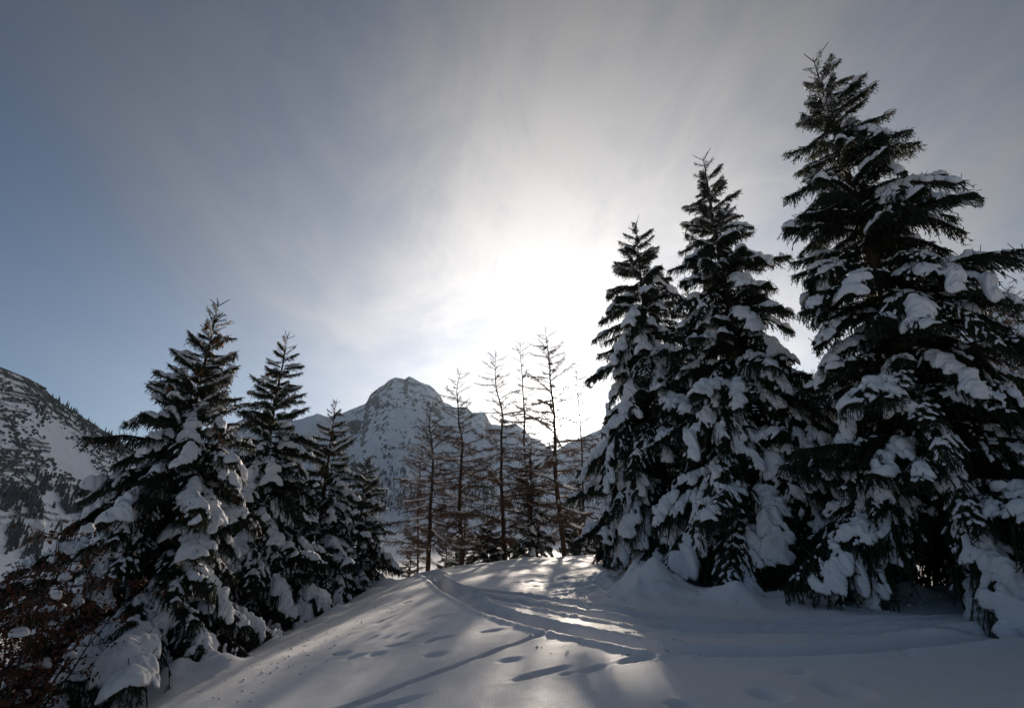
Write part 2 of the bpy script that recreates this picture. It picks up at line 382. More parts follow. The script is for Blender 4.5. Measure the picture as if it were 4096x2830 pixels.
def build_ground():
    def axis(lo, hi, step, ends, growth):
        a = list(np.arange(lo, hi, step)); s = step
        while a[-1] < ends[1]: s *= growth; a.append(a[-1] + s)
        s = step; pre = []; v = lo
        while v > ends[0]: s *= growth; v -= s; pre.append(v)
        return np.array(pre[::-1] + a)
    X = axis(-7.5, 11.0, 0.04, (-5000, 5000), 1.10)
    ys = [3.2]; s = 0.028
    while ys[-1] < 23: ys.append(ys[-1] + 0.026 + 0.0022 * (ys[-1] - 3.2))
    s = 0.07
    while ys[-1] < 5000: s *= 1.10; ys.append(ys[-1] + s)
    pre = []; v = 3.2; s = 0.03
    while v > -3000: s *= 1.14; v -= s; pre.append(v)
    Y = np.array(pre[::-1] + ys)
    gx, gy = np.meshgrid(X, Y)
    z = ground_base(gx, gy)
    near = (gx > -16) & (gx < 16) & (gy > 2.5) & (gy < 27)
    x, y = gx[near], gy[near]
    dz = np.zeros_like(x)
    dz += 0.035 * (fbm(x * 0.9, y * 0.9, 4, 21) - 0.5) + 0.012 * (fbm(x * 5, y * 5, 3, 31) - 0.5)
    # soft wind drift waves under the right-hand trees
    dz += 0.10 * (fbm(x * 0.45, y * 1.4, 3, 77) - 0.5) * np.clip((x - 2.5) / 2.5, 0, 1)
    for pts, hw, dep in TRACKS:
        P = path_px(pts)
        d, side, al = dist_path(x, y, P)
        wob = 0.95 + 0.12 * vnoise(al * 2.2, side * 0 + 3.3, 41)
        cr = 1 + 0.10 * np.sin(al * 26 + 3 * vnoise(al * 3, al * 0, 8))
        e = d / (hw * wob)
        dz -= 1.6 * dep * np.exp(-e ** 6) * (0.85 + 0.3 * vnoise(al * 6, side * 8, 51))
        dz += 0.045 * np.exp(-((e - 1.40) / 0.34) ** 2) * cr * (0.8 + 0.3 * vnoise(al * 4, side * 3, 61))
    for (px, py, ln, wd, dp, dr) in dimples():
        a, b = hit_ground(px, py), hit_ground(px + dr[0] * 0.2, py + dr[1] * 0.2)
        if a is None or b is None: continue
        ux, uy = b.x - a.x, b.y - a.y; L = math.hypot(ux, uy) + 1e-9; ux /= L; uy /= L
        u = (x - a.x) * ux + (y - a.y) * uy; v = -(x - a.x) * uy + (y - a.y) * ux
        ln *= 0.72; wd *= 0.72; dp *= 0.52
        q = (u / ln) ** 2 + (v / wd) ** 2
        m = q < 9
        dz[m] -= dp * np.exp(-q[m] ** 1.5) - 0.12 * dp * np.exp(-((np.sqrt(q[m]) - 1.5) / 0.35) ** 2)
    for (px, py, h, r) in MOUNDS:
        a = hit_ground(px, py)
        if a is None: continue
        d = np.hypot(x - a.x, y - a.y - 0.25)
        d = d * (1 + 0.9 * (fbm(x * 1.9, y * 1.9, 3, int(px)) - 0.5))
        dz += 0.44 * h * (np.exp(-(d / (0.62 * r)) ** 2) * 0.7 + 0.3 * np.exp(-(d / (1.3 * r)) ** 1.5)) * (0.8 + 0.4 * fbm(x * 3.3, y * 3.3, 3, int(px) + 1))
    # churned snow by the broken branch
    c = hit_ground(2400, 2345); dd = np.exp(-(((x - c.x) / 1.5) ** 2 + ((y - c.y) / 2.2) ** 2))
    dz += 0.16 * dd * (ridged(x * 2.6, y * 2.6, 3, 91) - 0.6)
    z[near] += dz
    GRID.update(X=X, Y=Y, Z=z)
    nx, ny = len(X), len(Y)
    V = np.stack([gx, gy, z], -1).reshape(-1, 3)
    i = np.arange(ny - 1)[:, None] * nx + np.arange(nx - 1)[None]
    F = np.stack([i, i + 1, i + 1 + nx, i + nx], -1).reshape(-1, 4)
    return tag(obj("ground", mesh("ground", V, [F], [M_SNOW], smooth=True)), "snow covered ground with ski tracks and footprints", kind="structure")
GROUND = build_ground()

# ------------------------------------------------------------------ mountain ranges
def build_range(name, sky_px, extra, Rr, Rf, zf, n_az, n_t, mat, seed, amp, pw, gul, rock_fn, label, skynoise=0.004):
    a = [az_tan(*p) for p in sky_px]
    az = np.array([v[0] for v in a]); tn = np.array([v[1] for v in a])
    for (d, t) in extra: az = np.append(az, R(d)); tn = np.append(tn, t)
    o = np.argsort(az); az, tn = az[o], tn[o]
    A = np.linspace(az[0], az[-1], n_az)
    T = np.interp(A, az, tn)
    rr = np.interp(A, [R(v[0]) for v in Rr], [v[1] for v in Rr]); rf = np.interp(A, [R(v[0]) for v in Rf], [v[1] for v in Rf])
    t = np.concatenate([np.linspace(0, 1, n_t), 1 + np.linspace(0, 0.6, n_t // 5)[1:]])
    AA, TT = np.meshgrid(A, t)
    RF, RR = rf[None], rr[None]
    dist = RF + (RR - RF) * TT
    zr = CAM_Z + T * rr
    kw = max(3, int(n_az * R(3.2) / (A[-1] - A[0]))); ker = np.hanning(2 * kw + 1); ker /= ker.sum()
    zs = np.convolve(np.pad(zr, kw, mode='edge'), ker, mode='valid')
    tt = np.clip(TT, 0, 1)
    bl = np.clip((tt - 0.45) / 0.55, 0, 1); bl = bl * bl * (3 - 2 * bl)
    base = zf + (zs[None] - zf) * (pw * tt + (1 - pw) * tt ** 2.2) + (zr - zs)[None] * bl
    back = np.clip(TT - 1, 0, None)
    base = base - back * (zr[None] - zf) * 1.1
    x, y = dist * np.sin(AA), dist * np.cos(AA)
    hgt = (zr[None] - zf)
    win = np.clip(tt * 3.0, 0, 1) * np.clip((1 - tt) * 5, 0, 1) + 0.02
    gx = AA * rr.mean()
    n = ridged(gx / gul + 0.6 * fbm(x / 300, y / 300, 3, seed), TT * 2.2 + gx / (gul * 3), 6, seed, 0.55) - 0.55
    n2 = fbm(x / (gul * 0.35), y / (gul * 0.35), 5, seed + 9) - 0.5
    z = base + amp * hgt * win * (n + 0.5 * n2)
    z += skynoise * hgt * (fbm(gx / (gul * 0.12), TT * 30, 3, seed + 4) - 0.5) * (tt > 0.8)
    V = np.stack([x, y, z], -1)
    ny, nx = z.shape
    du = np.gradient(V, axis=1); dv = np.gradient(V, axis=0)
    nn = np.cross(du, dv); nn /= np.linalg.norm(nn, axis=-1, keepdims=True) + 1e-9
    nz = np.abs(nn[..., 2])
    rock = rock_fn(AA, TT, nz, x, y, z, n, n2)
    i = np.arange(ny - 1)[:, None] * nx + np.arange(nx - 1)[None]
    F = np.stack([i, i + 1, i + 1 + nx, i + nx], -1).reshape(-1, 4)
    me = mesh(name, V.reshape(-1, 3), [F], [mat], smooth=True)
    at = me.attributes.new("rock", 'FLOAT', 'POINT'); at.data.foreach_set("value", rock.astype(np.float32).ravel())
    return tag(obj(name, me), label, kind="structure")

PEAK = [(560, 1808), (640, 1790), (760, 1740), (860, 1700), (970, 1684), (1015, 1684), (1100, 1672), (1180, 1680), (1251, 1660), (1269, 1651), (1313, 1667), (1357, 1657), (1401, 1638),
        (1464, 1613), (1482, 1576), (1514, 1551), (1564, 1516), (1583, 1510), (1617, 1516), (1636, 1505), (1664, 1519), (1721, 1541), (1746, 1563), (1777, 1607), (1815, 1626),
        (1865, 1627), (1890, 1648), (1940, 1650), (1965, 1695), (2015, 1701), (2059, 1692), (2084, 1707), (2122, 1745), (2159, 1764), (2209, 1798), (2235, 1812), (2290, 1850), (2400, 1900)]
def rock_peak(A, T, nz, x, y, z, n, n2):
    a0, _ = az_tan(1636, 1505)
    summit = np.clip((T - 0.74) / 0.2, 0, 1) * np.exp(-((A - a0) / R(5.5)) ** 2)
    lower = np.exp(-((T - 0.33) / 0.18) ** 2) * np.clip(0.5 + 3.0 * n, 0, 1)
    a1, _ = az_tan(1420, 1690); cliff = np.exp(-((A - a1) / R(0.9)) ** 2 - ((T - 0.83) / 0.05) ** 2)
    a2, _ = az_tan(1900, 1690); rt = np.exp(-((A - a2) / R(3.2)) ** 2) * np.clip((T - 0.7) / 0.2, 0, 1)
    return 0.255 + 0.50 * np.clip(0.80 - nz, -0.3, 0.35) + 0.10 * summit + 0.17 * lower + 0.42 * cliff + 0.14 * rt + 0.12 * (fbm(A * 60, T * 5, 4, 3) - 0.5)
MOUNTAIN = build_range("mountain", PEAK, [(-60, 0.05)], [(-60, 3400), (-20, 3200), (-12, 2900), (10, 2700)], [(-60, 1500), (-35, 1400), (-12, 1150), (10, 1000)], VALLEY - 12,
    560, 220, M_MOUNT, 11, 0.13, 0.55, 230.0, rock_peak, "pyramid shaped snowy mountain with rocky summit on the horizon", 0.012)

RIGHT = [(2180, 1815), (2228, 1798), (2259, 1779), (2300, 1760), (2400, 1715), (2600, 1670), (2900, 1610), (3200, 1540), (3600, 1400), (3900, 1255), (4096, 1190)]
def rock_right(A, T, nz, x, y, z, n, n2): return 0.30 + 0.5 * np.clip(0.80 - nz, -0.3, 0.5) + 0.15 * (fbm(A * 50, T * 6, 4, 33) - 0.5)
build_range("mountain", RIGHT, [(60, 0.30), (75, 0.2)], [(0, 2600), (75, 2200)], [(0, 1000), (75, 900)], VALLEY - 12,
    300, 110, M_MOUNT, 23, 0.15, 0.6, 260.0, rock_right, "snowy mountain flank rising behind the tall spruces on the right", 0.01)

HILL = [(0, 1467), (56, 1489), (113, 1512), (175, 1547), (209, 1585), (254, 1619), (316, 1655), (367, 1689), (417, 1722), (468, 1752), (530, 1797), (564, 1820), (640, 1885), (720, 1945), (820, 2000), (920, 2040), (1040, 2062)]
def to_px(x, y, z):
    dz = z - CAM_Z; f = y * CP + dz * SP; u = -y * SP + dz * CP
    return W0 / 2 + FPX * x / f, H0 / 2 - FPX * u / f
def in_chute(px, py):
    cx, cy = px / 0.5012, (py - 1450) / 0.5012
    lo = np.interp(cy, [480, 600, 700, 850, 930, 960], [345, 360, 398, 465, 640, 760]); hi = np.interp(cy, [480, 560, 660, 760, 880, 960], [470, 480, 585, 695, 775, 800])
    main = (cy > 480) & (cy < 960) & (cx > lo) & (cx < hi)
    c2 = 250 + (cy - 900) * 0.82
    return main | ((cy > 900) & (cy < 1200) & (np.abs(cx - c2) < 28))
def rock_hill(A, T, nz, x, y, z, n, n2):
    # open snow chute down the middle of the face
    ca, _ = az_tan(215, 1720); cb, _ = az_tan(370, 1900)
    ax = ca + (cb - ca) * np.clip((0.66 - T) / 0.24, -0.3, 1.2)
    w = R(0.9) + R(1.6) * np.clip((0.68 - T) / 0.24, 0, 1)
    ch = in_chute(*to_px(x, y, z)).astype(float)
    top = np.clip((T - 0.82) / 0.12, 0, 1)
    strip = 0.07 * np.sin(T * 150 + 3 * fbm(A * 40, T * 8, 3, 4)) * (A < R(-40))
    return 0.33 + 0.14 * top + 0.10 * (fbm(x / 40, y / 40, 4, 66) - 0.5) * 2 - 0.6 * ch - 0.22 * (T < 0.22) + strip
HILLSIDE = build_range("hillside", HILL, [(-75, 0.36), (-60, 0.29)], [(-75, 1000), (-50, 980), (-38, 1250), (-26, 1500)], [(-75, 420), (-50, 520), (-38, 800), (-26, 1100)], VALLEY - 6,
    420, 150, M_HILL, 37, 0.06, 0.8, 130.0, rock_hill, "steep scrubby hillside with a bare snow chute on the left", 0.004)

# ------------------------------------------------------------------ spruce branches
def axis_curve(angs, L, n, bend):
    s = np.linspace(0, 1, n)
    a = np.radians(np.interp(s, [0, .35, .75, 1], angs))
    b = bend * s ** 1.5
    d = np.stack([np.cos(a) * np.cos(b), np.cos(a) * np.sin(b), np.sin(a)], 1) * (L / (n - 1))
    P = np.concatenate([[[0, 0, 0]], np.cumsum(d[:-1], 0)])
    return s * L, P
class Sheet:
    """branch spray: point for (distance along the limb, distance to the side)"""
    def __init__(self, angs, L, hang, bend):
        self.L = L; self.s, self.P = axis_curve(angs, L, 60, bend); self.hang = hang
        self.T = np.gradient(self.P, axis=0); self.T /= np.linalg.norm(self.T, axis=1, keepdims=True)
        up = np.array([0, 0, 1.0]); S = np.cross(up, self.T); self.S = S / np.linalg.norm(S, axis=1, keepdims=True)
        self.U = np.cross(self.T, self.S)
    def lerp(self, arr, s): return np.stack([np.interp(s, self.s, arr[:, k]) for k in range(3)], -1)
    def at(self, s, v):
        p = self.lerp(self.P, s); S = self.lerp(self.S, s); T = self.lerp(self.T, s)
        over = np.maximum(s - self.L, 0)[..., None]
        drop = self.hang * np.abs(v) ** 1.6
        p = p + T * over + S * v[..., None]
        p[..., 2] -= drop
        return p
    def normal(self, s, v):
        U = self.lerp(self.U, s); S = self.lerp(self.S, s)
        sl = self.hang * 1.6 * np.abs(v) ** 0.6 * np.sign(v)
        n = U + S * sl[..., None] * 0.7
        n[..., 2] += 0.55
        return n / np.linalg.norm(n, axis=-1, keepdims=True)
def needles(p0, p1, rng, step, nl, w, around):
    a = p1 - p0; L = np.linalg.norm(a, axis=1); a = a / (L[:, None] + 1e-9)
    cnt = np.maximum(2, (L / step).astype(int)) * around
    idx = np.repeat(np.arange(len(p0)), cnt)
    t = rng.random(len(idx)); ph = rng.random(len(idx)) * 2 * math.pi
    u, v = perp(a)
    r = u[idx] * np.cos(ph)[:, None] + v[idx] * np.sin(ph)[:, None]
    b = p0[idx] + a[idx] * (L[idx] * t)[:, None]
    d = a[idx] * 0.75 + r * 0.75
    side = np.cross(a[idx], r)
    ln = nl * (0.7 + 0.6 * rng.random(len(idx)))[:, None]
    V = np.stack([b - side * w, b + side * w, b + d * ln], 1).reshape(-1, 3)
    return V, np.arange(len(V)).reshape(-1, 3)
CLASSES = {  # length, angles, half width, hang, side spacing, snow size
    'low':  (2.5, [(2, -24, -64, -66), (6, -34, -72, -70), (4, -14, -44, -40), (-6, -38, -66, -60), (8, -8, -38, -26)], 0.46, 1.5, 0.058, 1.0),
    'mid':  (1.7, [(16, -8, -48, -42), (12, -20, -58, -50), (20, 4, -24, -10), (8, -2, -30, -16)], 0.34, 1.4, 0.052, 0.85),
    'up':   (1.0, [(34, 24, 12, 26), (24, 12, -4, 14), (40, 30, 24, 36), (20, 14, 4, 20)], 0.235, 0.9, 0.048, 0.60),
    'top':  (0.5, [(56, 48, 46, 58), (44, 36, 34, 50), (34, 30, 34, 50)], 0.085, 0.2, 0.13, 0.4),
}
def make_branch(cls, k, rng):
    L, angl, W, hang, sp, ss = CLASSES[cls]
    sh = Sheet(angl[k % len(angl)], L, hang, rng.uniform(-0.15, 0.15))
    acc = Acc()
    r0 = 0.012 * L + 0.004
    rad = np.interp(np.linspace(0, 1, len(sh.P)), [0, 1], [r0, 0.003])
    V, F = pathtube(sh.P[::3], rad[::3], 5); acc.add(V, F, 0, True)
    shoots0, shoots1, tw0, tw1 = [], [], [], []
    lets = []
    s = 0.10 * L; sd = 1
    while s < L * 0.985:
        f = s / L
        prof = (np.clip(f / 0.28, 0.25, 1) ** 0.7) * (1 - np.clip((f - 0.45) / 0.62, 0, 1) ** 1.6)
        ln = max(0.07, W * prof * rng.uniform(0.45, 1.3))
        ang = R(rng.uniform(34, 68))
        lets.append((s, sd, ln, ang)); sd = -sd
        s += sp * rng.uniform(0.6, 1.1) * 0.5
    for (s0, sd, ln, ang) in lets:
        m = max(2, int(ln / 0.075) + 1)
        d = np.linspace(0, ln, m + 1)
        curve = ang * (1 - 0.25 * d / max(ln, 1e-3))
        ss_ = s0 + d * np.cos(curve); vv = sd * d * np.sin(curve)
        P = sh.at(ss_, vv)
        P[:, 2] += 0.02 * np.sin(d * 9 + s0 * 7) - 0.10 * hang * (d / (W + 1e-6)) ** 2 * rng.uniform(0, 1)
        tw0.append(P[:-1]); tw1.append(P[1:])
        shoots0.append(P[:-1]); shoots1.append(P[1:])
        # side shoots, drooping
        for j in range(1, m + 1):
            t = P[j] - P[j - 1]; t /= np.linalg.norm(t) + 1e-9
            for q in (-1, 1):
                if rng.random() < 0.12: continue
                up_ = rng.random() < 0.05
                sdv = np.cross(t, [0, 0, 1.0]) * q
                dr = t * rng.uniform(0.45, 0.9) + sdv * rng.uniform(0.35, 0.8) + np.array([0, 0, -rng.uniform(0.15, 0.95) * (hang + 0.1)])
                if up_: dr[2] = rng.uniform(0.5, 1.2)
                dr /= np.linalg.norm(dr)
                l2 = rng.uniform(0.06, 0.13) * (1.05 if up_ else 1) * (0.7 + 0.3 * L / 2)
                base = P[j] - t * rng.uniform(0, 0.06)
                shoots0.append(base[None]); shoots1.append((base + dr * l2)[None])
        # hanging curtain shoots under older sprays
        if cls != 'top' and rng.random() < 0.8:
            for j in range(0, m + 1):
                if rng.random() < 0.55:
                    l2 = rng.uniform(0.08, 0.34) * {'low': 1.0, 'mid': 0.85, 'up': 0.4}[cls]; b = P[j]
                    dr = np.array([rng.uniform(-.2, .4), rng.uniform(-.3, .3), -1.0]); dr /= np.linalg.norm(dr)
                    e = b + dr * l2
                    shoots0.append(b[None]); shoots1.append(e[None])
                    for q in range(int(l2 / 0.07)):
                        c = b + dr * l2 * rng.uniform(0.2, 0.9); g = dr + rng.normal(0, 0.55, 3); g /= np.linalg.norm(g)
                        shoots0.append(c[None]); shoots1.append((c + g * rng.uniform(0.04, 0.09))[None])
    # needles on the limb's own outer part and its tip
    st = int(len(sh.P) * 0.35); shoots0.append(sh.P[st:-1:2]); shoots1.append(sh.P[st + 1::2][:len(sh.P[st:-1:2])])
    tipd = sh.T[-1]; shoots0.append(sh.P[-1:]); shoots1.append(sh.P[-1:] + tipd * 0.10)
    p0, p1 = np.concatenate(shoots0), np.concatenate(shoots1)
    V, F = tubes(np.concatenate(tw0), np.concatenate(tw1), 0.004, 0.003, 3); acc.add(V, F, 0)
    V, F = tubes(p0, p1, 0.0075, 0.0035, 3); acc.add(V, F, 1)
    V, F = needles(p0, p1, rng, 0.017, 0.021, 0.0038, 3); acc.add(V, F, 1)
    me = acc.mesh("branch_" + cls, [M_BARK, M_NEEDLE])
    snows = [snow_on(sh, cls, lets, L, W, ss, lv, rng) for lv in (2, 2, 1, 0)]
    return me, snows, sh
def snow_on(sh, cls, lets, L, W, ss, level, rng):
    cell = 0.017 if cls in ('low', 'mid') else 0.013
    S = np.arange(0.02, L + 0.12, cell); V = np.arange(-W * 1.0, W * 1.0 + cell, cell)
    gs, gv = np.meshgrid(S, V)
    pw = np.zeros_like(gs)
    def cap(s0, v0, s1, v1, r0, r1, h):
        nonlocal pw
        ds, dv = s1 - s0, v1 - v0; L2 = ds * ds + dv * dv + 1e-9
        t = np.clip(((gs - s0) * ds + (gv - v0) * dv) / L2, 0, 1)
        d = np.hypot(gs - s0 - t * ds, gv - v0 - t * dv); r = r0 + (r1 - r0) * t
        q = np.clip(1 - (d / r) ** 2, 0, None)
        pw += (np.sqrt(q) * h * (r / max(r0, r1)) ** 0.6) ** 4
    dust = np.zeros_like(gs)
    def cap2(s0, v0, s1, v1, r0, r1):
        nonlocal dust
        ds, dv = s1 - s0, v1 - v0; t = np.clip(((gs - s0) * ds + (gv - v0) * dv) / (ds * ds + dv * dv + 1e-9), 0, 1)
        d = np.hypot(gs - s0 - t * ds, gv - v0 - t * dv); r = r0 + (r1 - r0) * t
        dust = np.maximum(dust, np.clip(1 - (d / r) ** 2, 0, 1))
    zones = []; balls = []
    def cluster(a, b, n, spread, big):
        zones.append((a, b))
        for i in range(n):
            f = a + (b - a) * (i + rng.uniform(0.1, 0.9)) / n
            r = ss * rng.uniform(0.10, 0.205) * big * (1.02 if cls == 'low' else 1.0); balls.append((f * L, rng.normal(0, spread) * W, r, r * rng.uniform(0.55, 0.95)))
    if level == 2:
        a = rng.uniform(0.30, 0.52); b = rng.uniform(0.92, 1.0)
        cluster(a, b, max(3, int((b - a) * L / (0.105 * ss))), 0.20, 1.0)
        if rng.random() < 0.5: c = rng.uniform(0.12, 0.28); cluster(c, c + 0.08, 3, 0.12, 0.7)
    elif level == 1:
        for x in rng.uniform(0.42, 0.92, rng.integers(1, 3)): cluster(x - rng.uniform(.05, .10), x + rng.uniform(.05, .12), int(rng.integers(3, 6)), 0.17, 0.85)
    for (bs, bv, r, h) in balls:
        d2 = ((gs - bs) ** 2 + (gv - bv) ** 2) / r ** 2
        pw += (np.sqrt(np.clip(1 - d2, 0, None)) * h) ** 4
    for (s0, sd, ln, ang) in lets:
        f = s0 / L
        inz = any(a <= f <= b for a, b in zones)
        ca, sa = math.cos(ang), math.sin(ang)
        if inz:
            if rng.random() < 0.42:
                e = ln * rng.uniform(0.35, 0.9)
                cap(s0, 0, s0 + e * ca, sd * e * sa, 0.075 * ss, 0.022 * ss + 0.014, 0.055 * ss * rng.uniform(0.6, 1.3))
        elif f > 0.2 and cls != 'top' and rng.random() < 0.75:
            cap2(s0, 0, s0 + 0.92 * ln * ca, sd * 0.92 * ln * sa, 0.026, 0.018)
    T = pw ** 0.25
    lump = fbm(gs * 5.5 + rng.uniform(0, 99), gv * 5.5, 3, 5)
    edge = fbm(gs * 14 + rng.uniform(0, 99), gv * 14, 3, 15)
    fine_ = fbm(gs * 24 + rng.uniform(0, 99), gv * 24, 2, 35)
    T = T * (0.45 + 0.95 * lump + 0.22 * (fine_ - 0.5)) - (0.010 + 0.030 * ss * (edge > 0.55)) * edge * (T > 0)
    hole = fbm(gs * 4.2 + rng.uniform(0, 99), gv * 4.2, 3, 45)
    T = T * np.clip((0.66 - hole) * 12, 0, 1)
    frag = fbm(gs * 15 + rng.uniform(0, 99), gv * 15, 3, 25)
    T = np.maximum(T, 0.016 * dust * np.clip((frag - 0.60) * 9, 0, 1))
    T = np.clip(T, 0, None)
    on = T > 1e-4
    P = sh.at(gs, gv); Nn = sh.normal(gs, gv)
    top = P + Nn * (T + 0.006)[..., None]
    bot = P - Nn * 0.010
    ny, nx = gs.shape
    i = np.arange(ny - 1)[:, None] * nx + np.arange(nx - 1)[None]
    c = on[:-1, :-1].astype(int) + on[1:, :-1] + on[:-1, 1:] + on[1:, 1:]
    keep = c >= 2
    if keep.sum() < 8: return None
    # connected patches: each large one is a clump of its own, the rest is dusting
    lab = np.zeros(keep.shape, int); nl = 0; sizes = {}
    for (r_, c_) in np.argwhere(keep):
        if lab[r_, c_]: continue
        nl += 1; st = [(r_, c_)]; lab[r_, c_] = nl; cnt = 0
        while st:
            y_, x_ = st.pop(); cnt += 1
            for dy, dx in ((1, 0), (-1, 0), (0, 1), (0, -1)):
                yy, xx = y_ + dy, x_ + dx
                if 0 <= yy < keep.shape[0] and 0 <= xx < keep.shape[1] and keep[yy, xx] and not lab[yy, xx]: lab[yy, xx] = nl; st.append((yy, xx))
        sizes[nl] = cnt
    lim = 140
    groups = [("snow_clump", lab == k) for k, v in sizes.items() if v >= lim]
    small = [k for k, v in sizes.items() if v < lim]
    if small: groups.append(("snow_dusting", np.isin(lab, small)))
    out = []
    n = nx * ny
    VV = np.concatenate([top.reshape(-1, 3), bot.reshape(-1, 3)])
    for (nm, kp) in groups:
        q = np.stack([i, i + 1, i + 1 + nx, i + nx], -1)[kp]
        e = np.concatenate([q[:, [0, 1]], q[:, [1, 2]], q[:, [2, 3]], q[:, [3, 0]]])
        key = np.sort(e, 1); kk = key[:, 0].astype(np.int64) * n + key[:, 1]
        u, inv, ct = np.unique(kk, return_inverse=True, return_counts=True)
        rim = e[ct[inv] == 1]
        qr = np.stack([rim[:, 1], rim[:, 0], rim[:, 0] + n, rim[:, 1] + n], 1)
        F = np.concatenate([q, q[:, ::-1] + n, qr])
        used = np.unique(F); mp_ = np.full(len(VV), -1); mp_[used] = np.arange(len(used))
        out.append((nm, mesh(nm, VV[used], [mp_[F]], [M_TSNOW], smooth=True)))
    return out
BR = {}
_r = np.random.default_rng(5)
for c, nvar in (('low', 5), ('mid', 4), ('up', 4), ('top', 3)):
    BR[c] = [make_branch(c, k, _r) for k in range(nvar)]

def lathe(prof, sides, jit=0, rng=None):
    pts = np.array([[0, 0, z] for z, r in prof]); rad = np.array([r for z, r in prof])
    rad = np.repeat(rad[:, None], sides, 1)
    if jit: rad = rad * (1 + jit * (rng.random(rad.shape) - 0.5))
    th = np.arange(sides) * 2 * math.pi / sides
    V = np.stack([np.cos(th)[None] * rad, np.sin(th)[None] * rad, np.repeat(pts[:, 2:3], sides, 1)], -1).reshape(-1, 3)
    k = np.arange(sides); k2 = (k + 1) % sides
    q = np.stack([k, k2, k2 + sides, k + sides], 1)
    return V, (q[None] + (np.arange(len(prof) - 1) * sides)[:, None, None]).reshape(-1, 4)
def cone_mesh():
    rng = np.random.default_rng(2); acc = Acc()
    V, F = lathe([(0, .003), (-.015, .012), (-.04, .019), (-.07, .019), (-.10, .014), (-.125, .006), (-.132, .001)], 7, 0.35, rng)
    acc.add(V, F, 0, True); return acc.mesh("spruce_cone", [M_CONE])
CONE = cone_mesh()

def trunk_mesh(H, r0, lean, rng, mat, sides=9, tip=0.004, kink=0.03):
    n = 26; t = np.linspace(0, 1, n)
    ox = lean[0] * t + kink * (fbm(t * 4 + rng.uniform(0, 50), t * 0 + 1, 3, 3) - 0.5) * t * 2
    oy = lean[1] * t + kink * (fbm(t * 4 + rng.uniform(0, 50), t * 0 + 2, 3, 4) - 0.5) * t * 2
    P = np.stack([ox, oy, -0.6 + (H + 0.6) * t], 1)
    rad = r0 * (1 - t) ** 0.9 + tip; rad[0] *= 1.35; rad[1] *= 1.15
    rad = np.repeat(rad[:, None], sides, 1) * (1 + 0.12 * (rng.random((n, sides)) - 0.5))
    acc = Acc(); V, F = pathtube(P, rad, sides); acc.add(V, F, 0, True)
    return P, acc
def base_at(px, dist, py_hint=2300):
    a, _ = az_tan(px, py_hint); x, y = dist * math.sin(a), dist * math.cos(a)
    return x, y, float(ground_base(x, y))

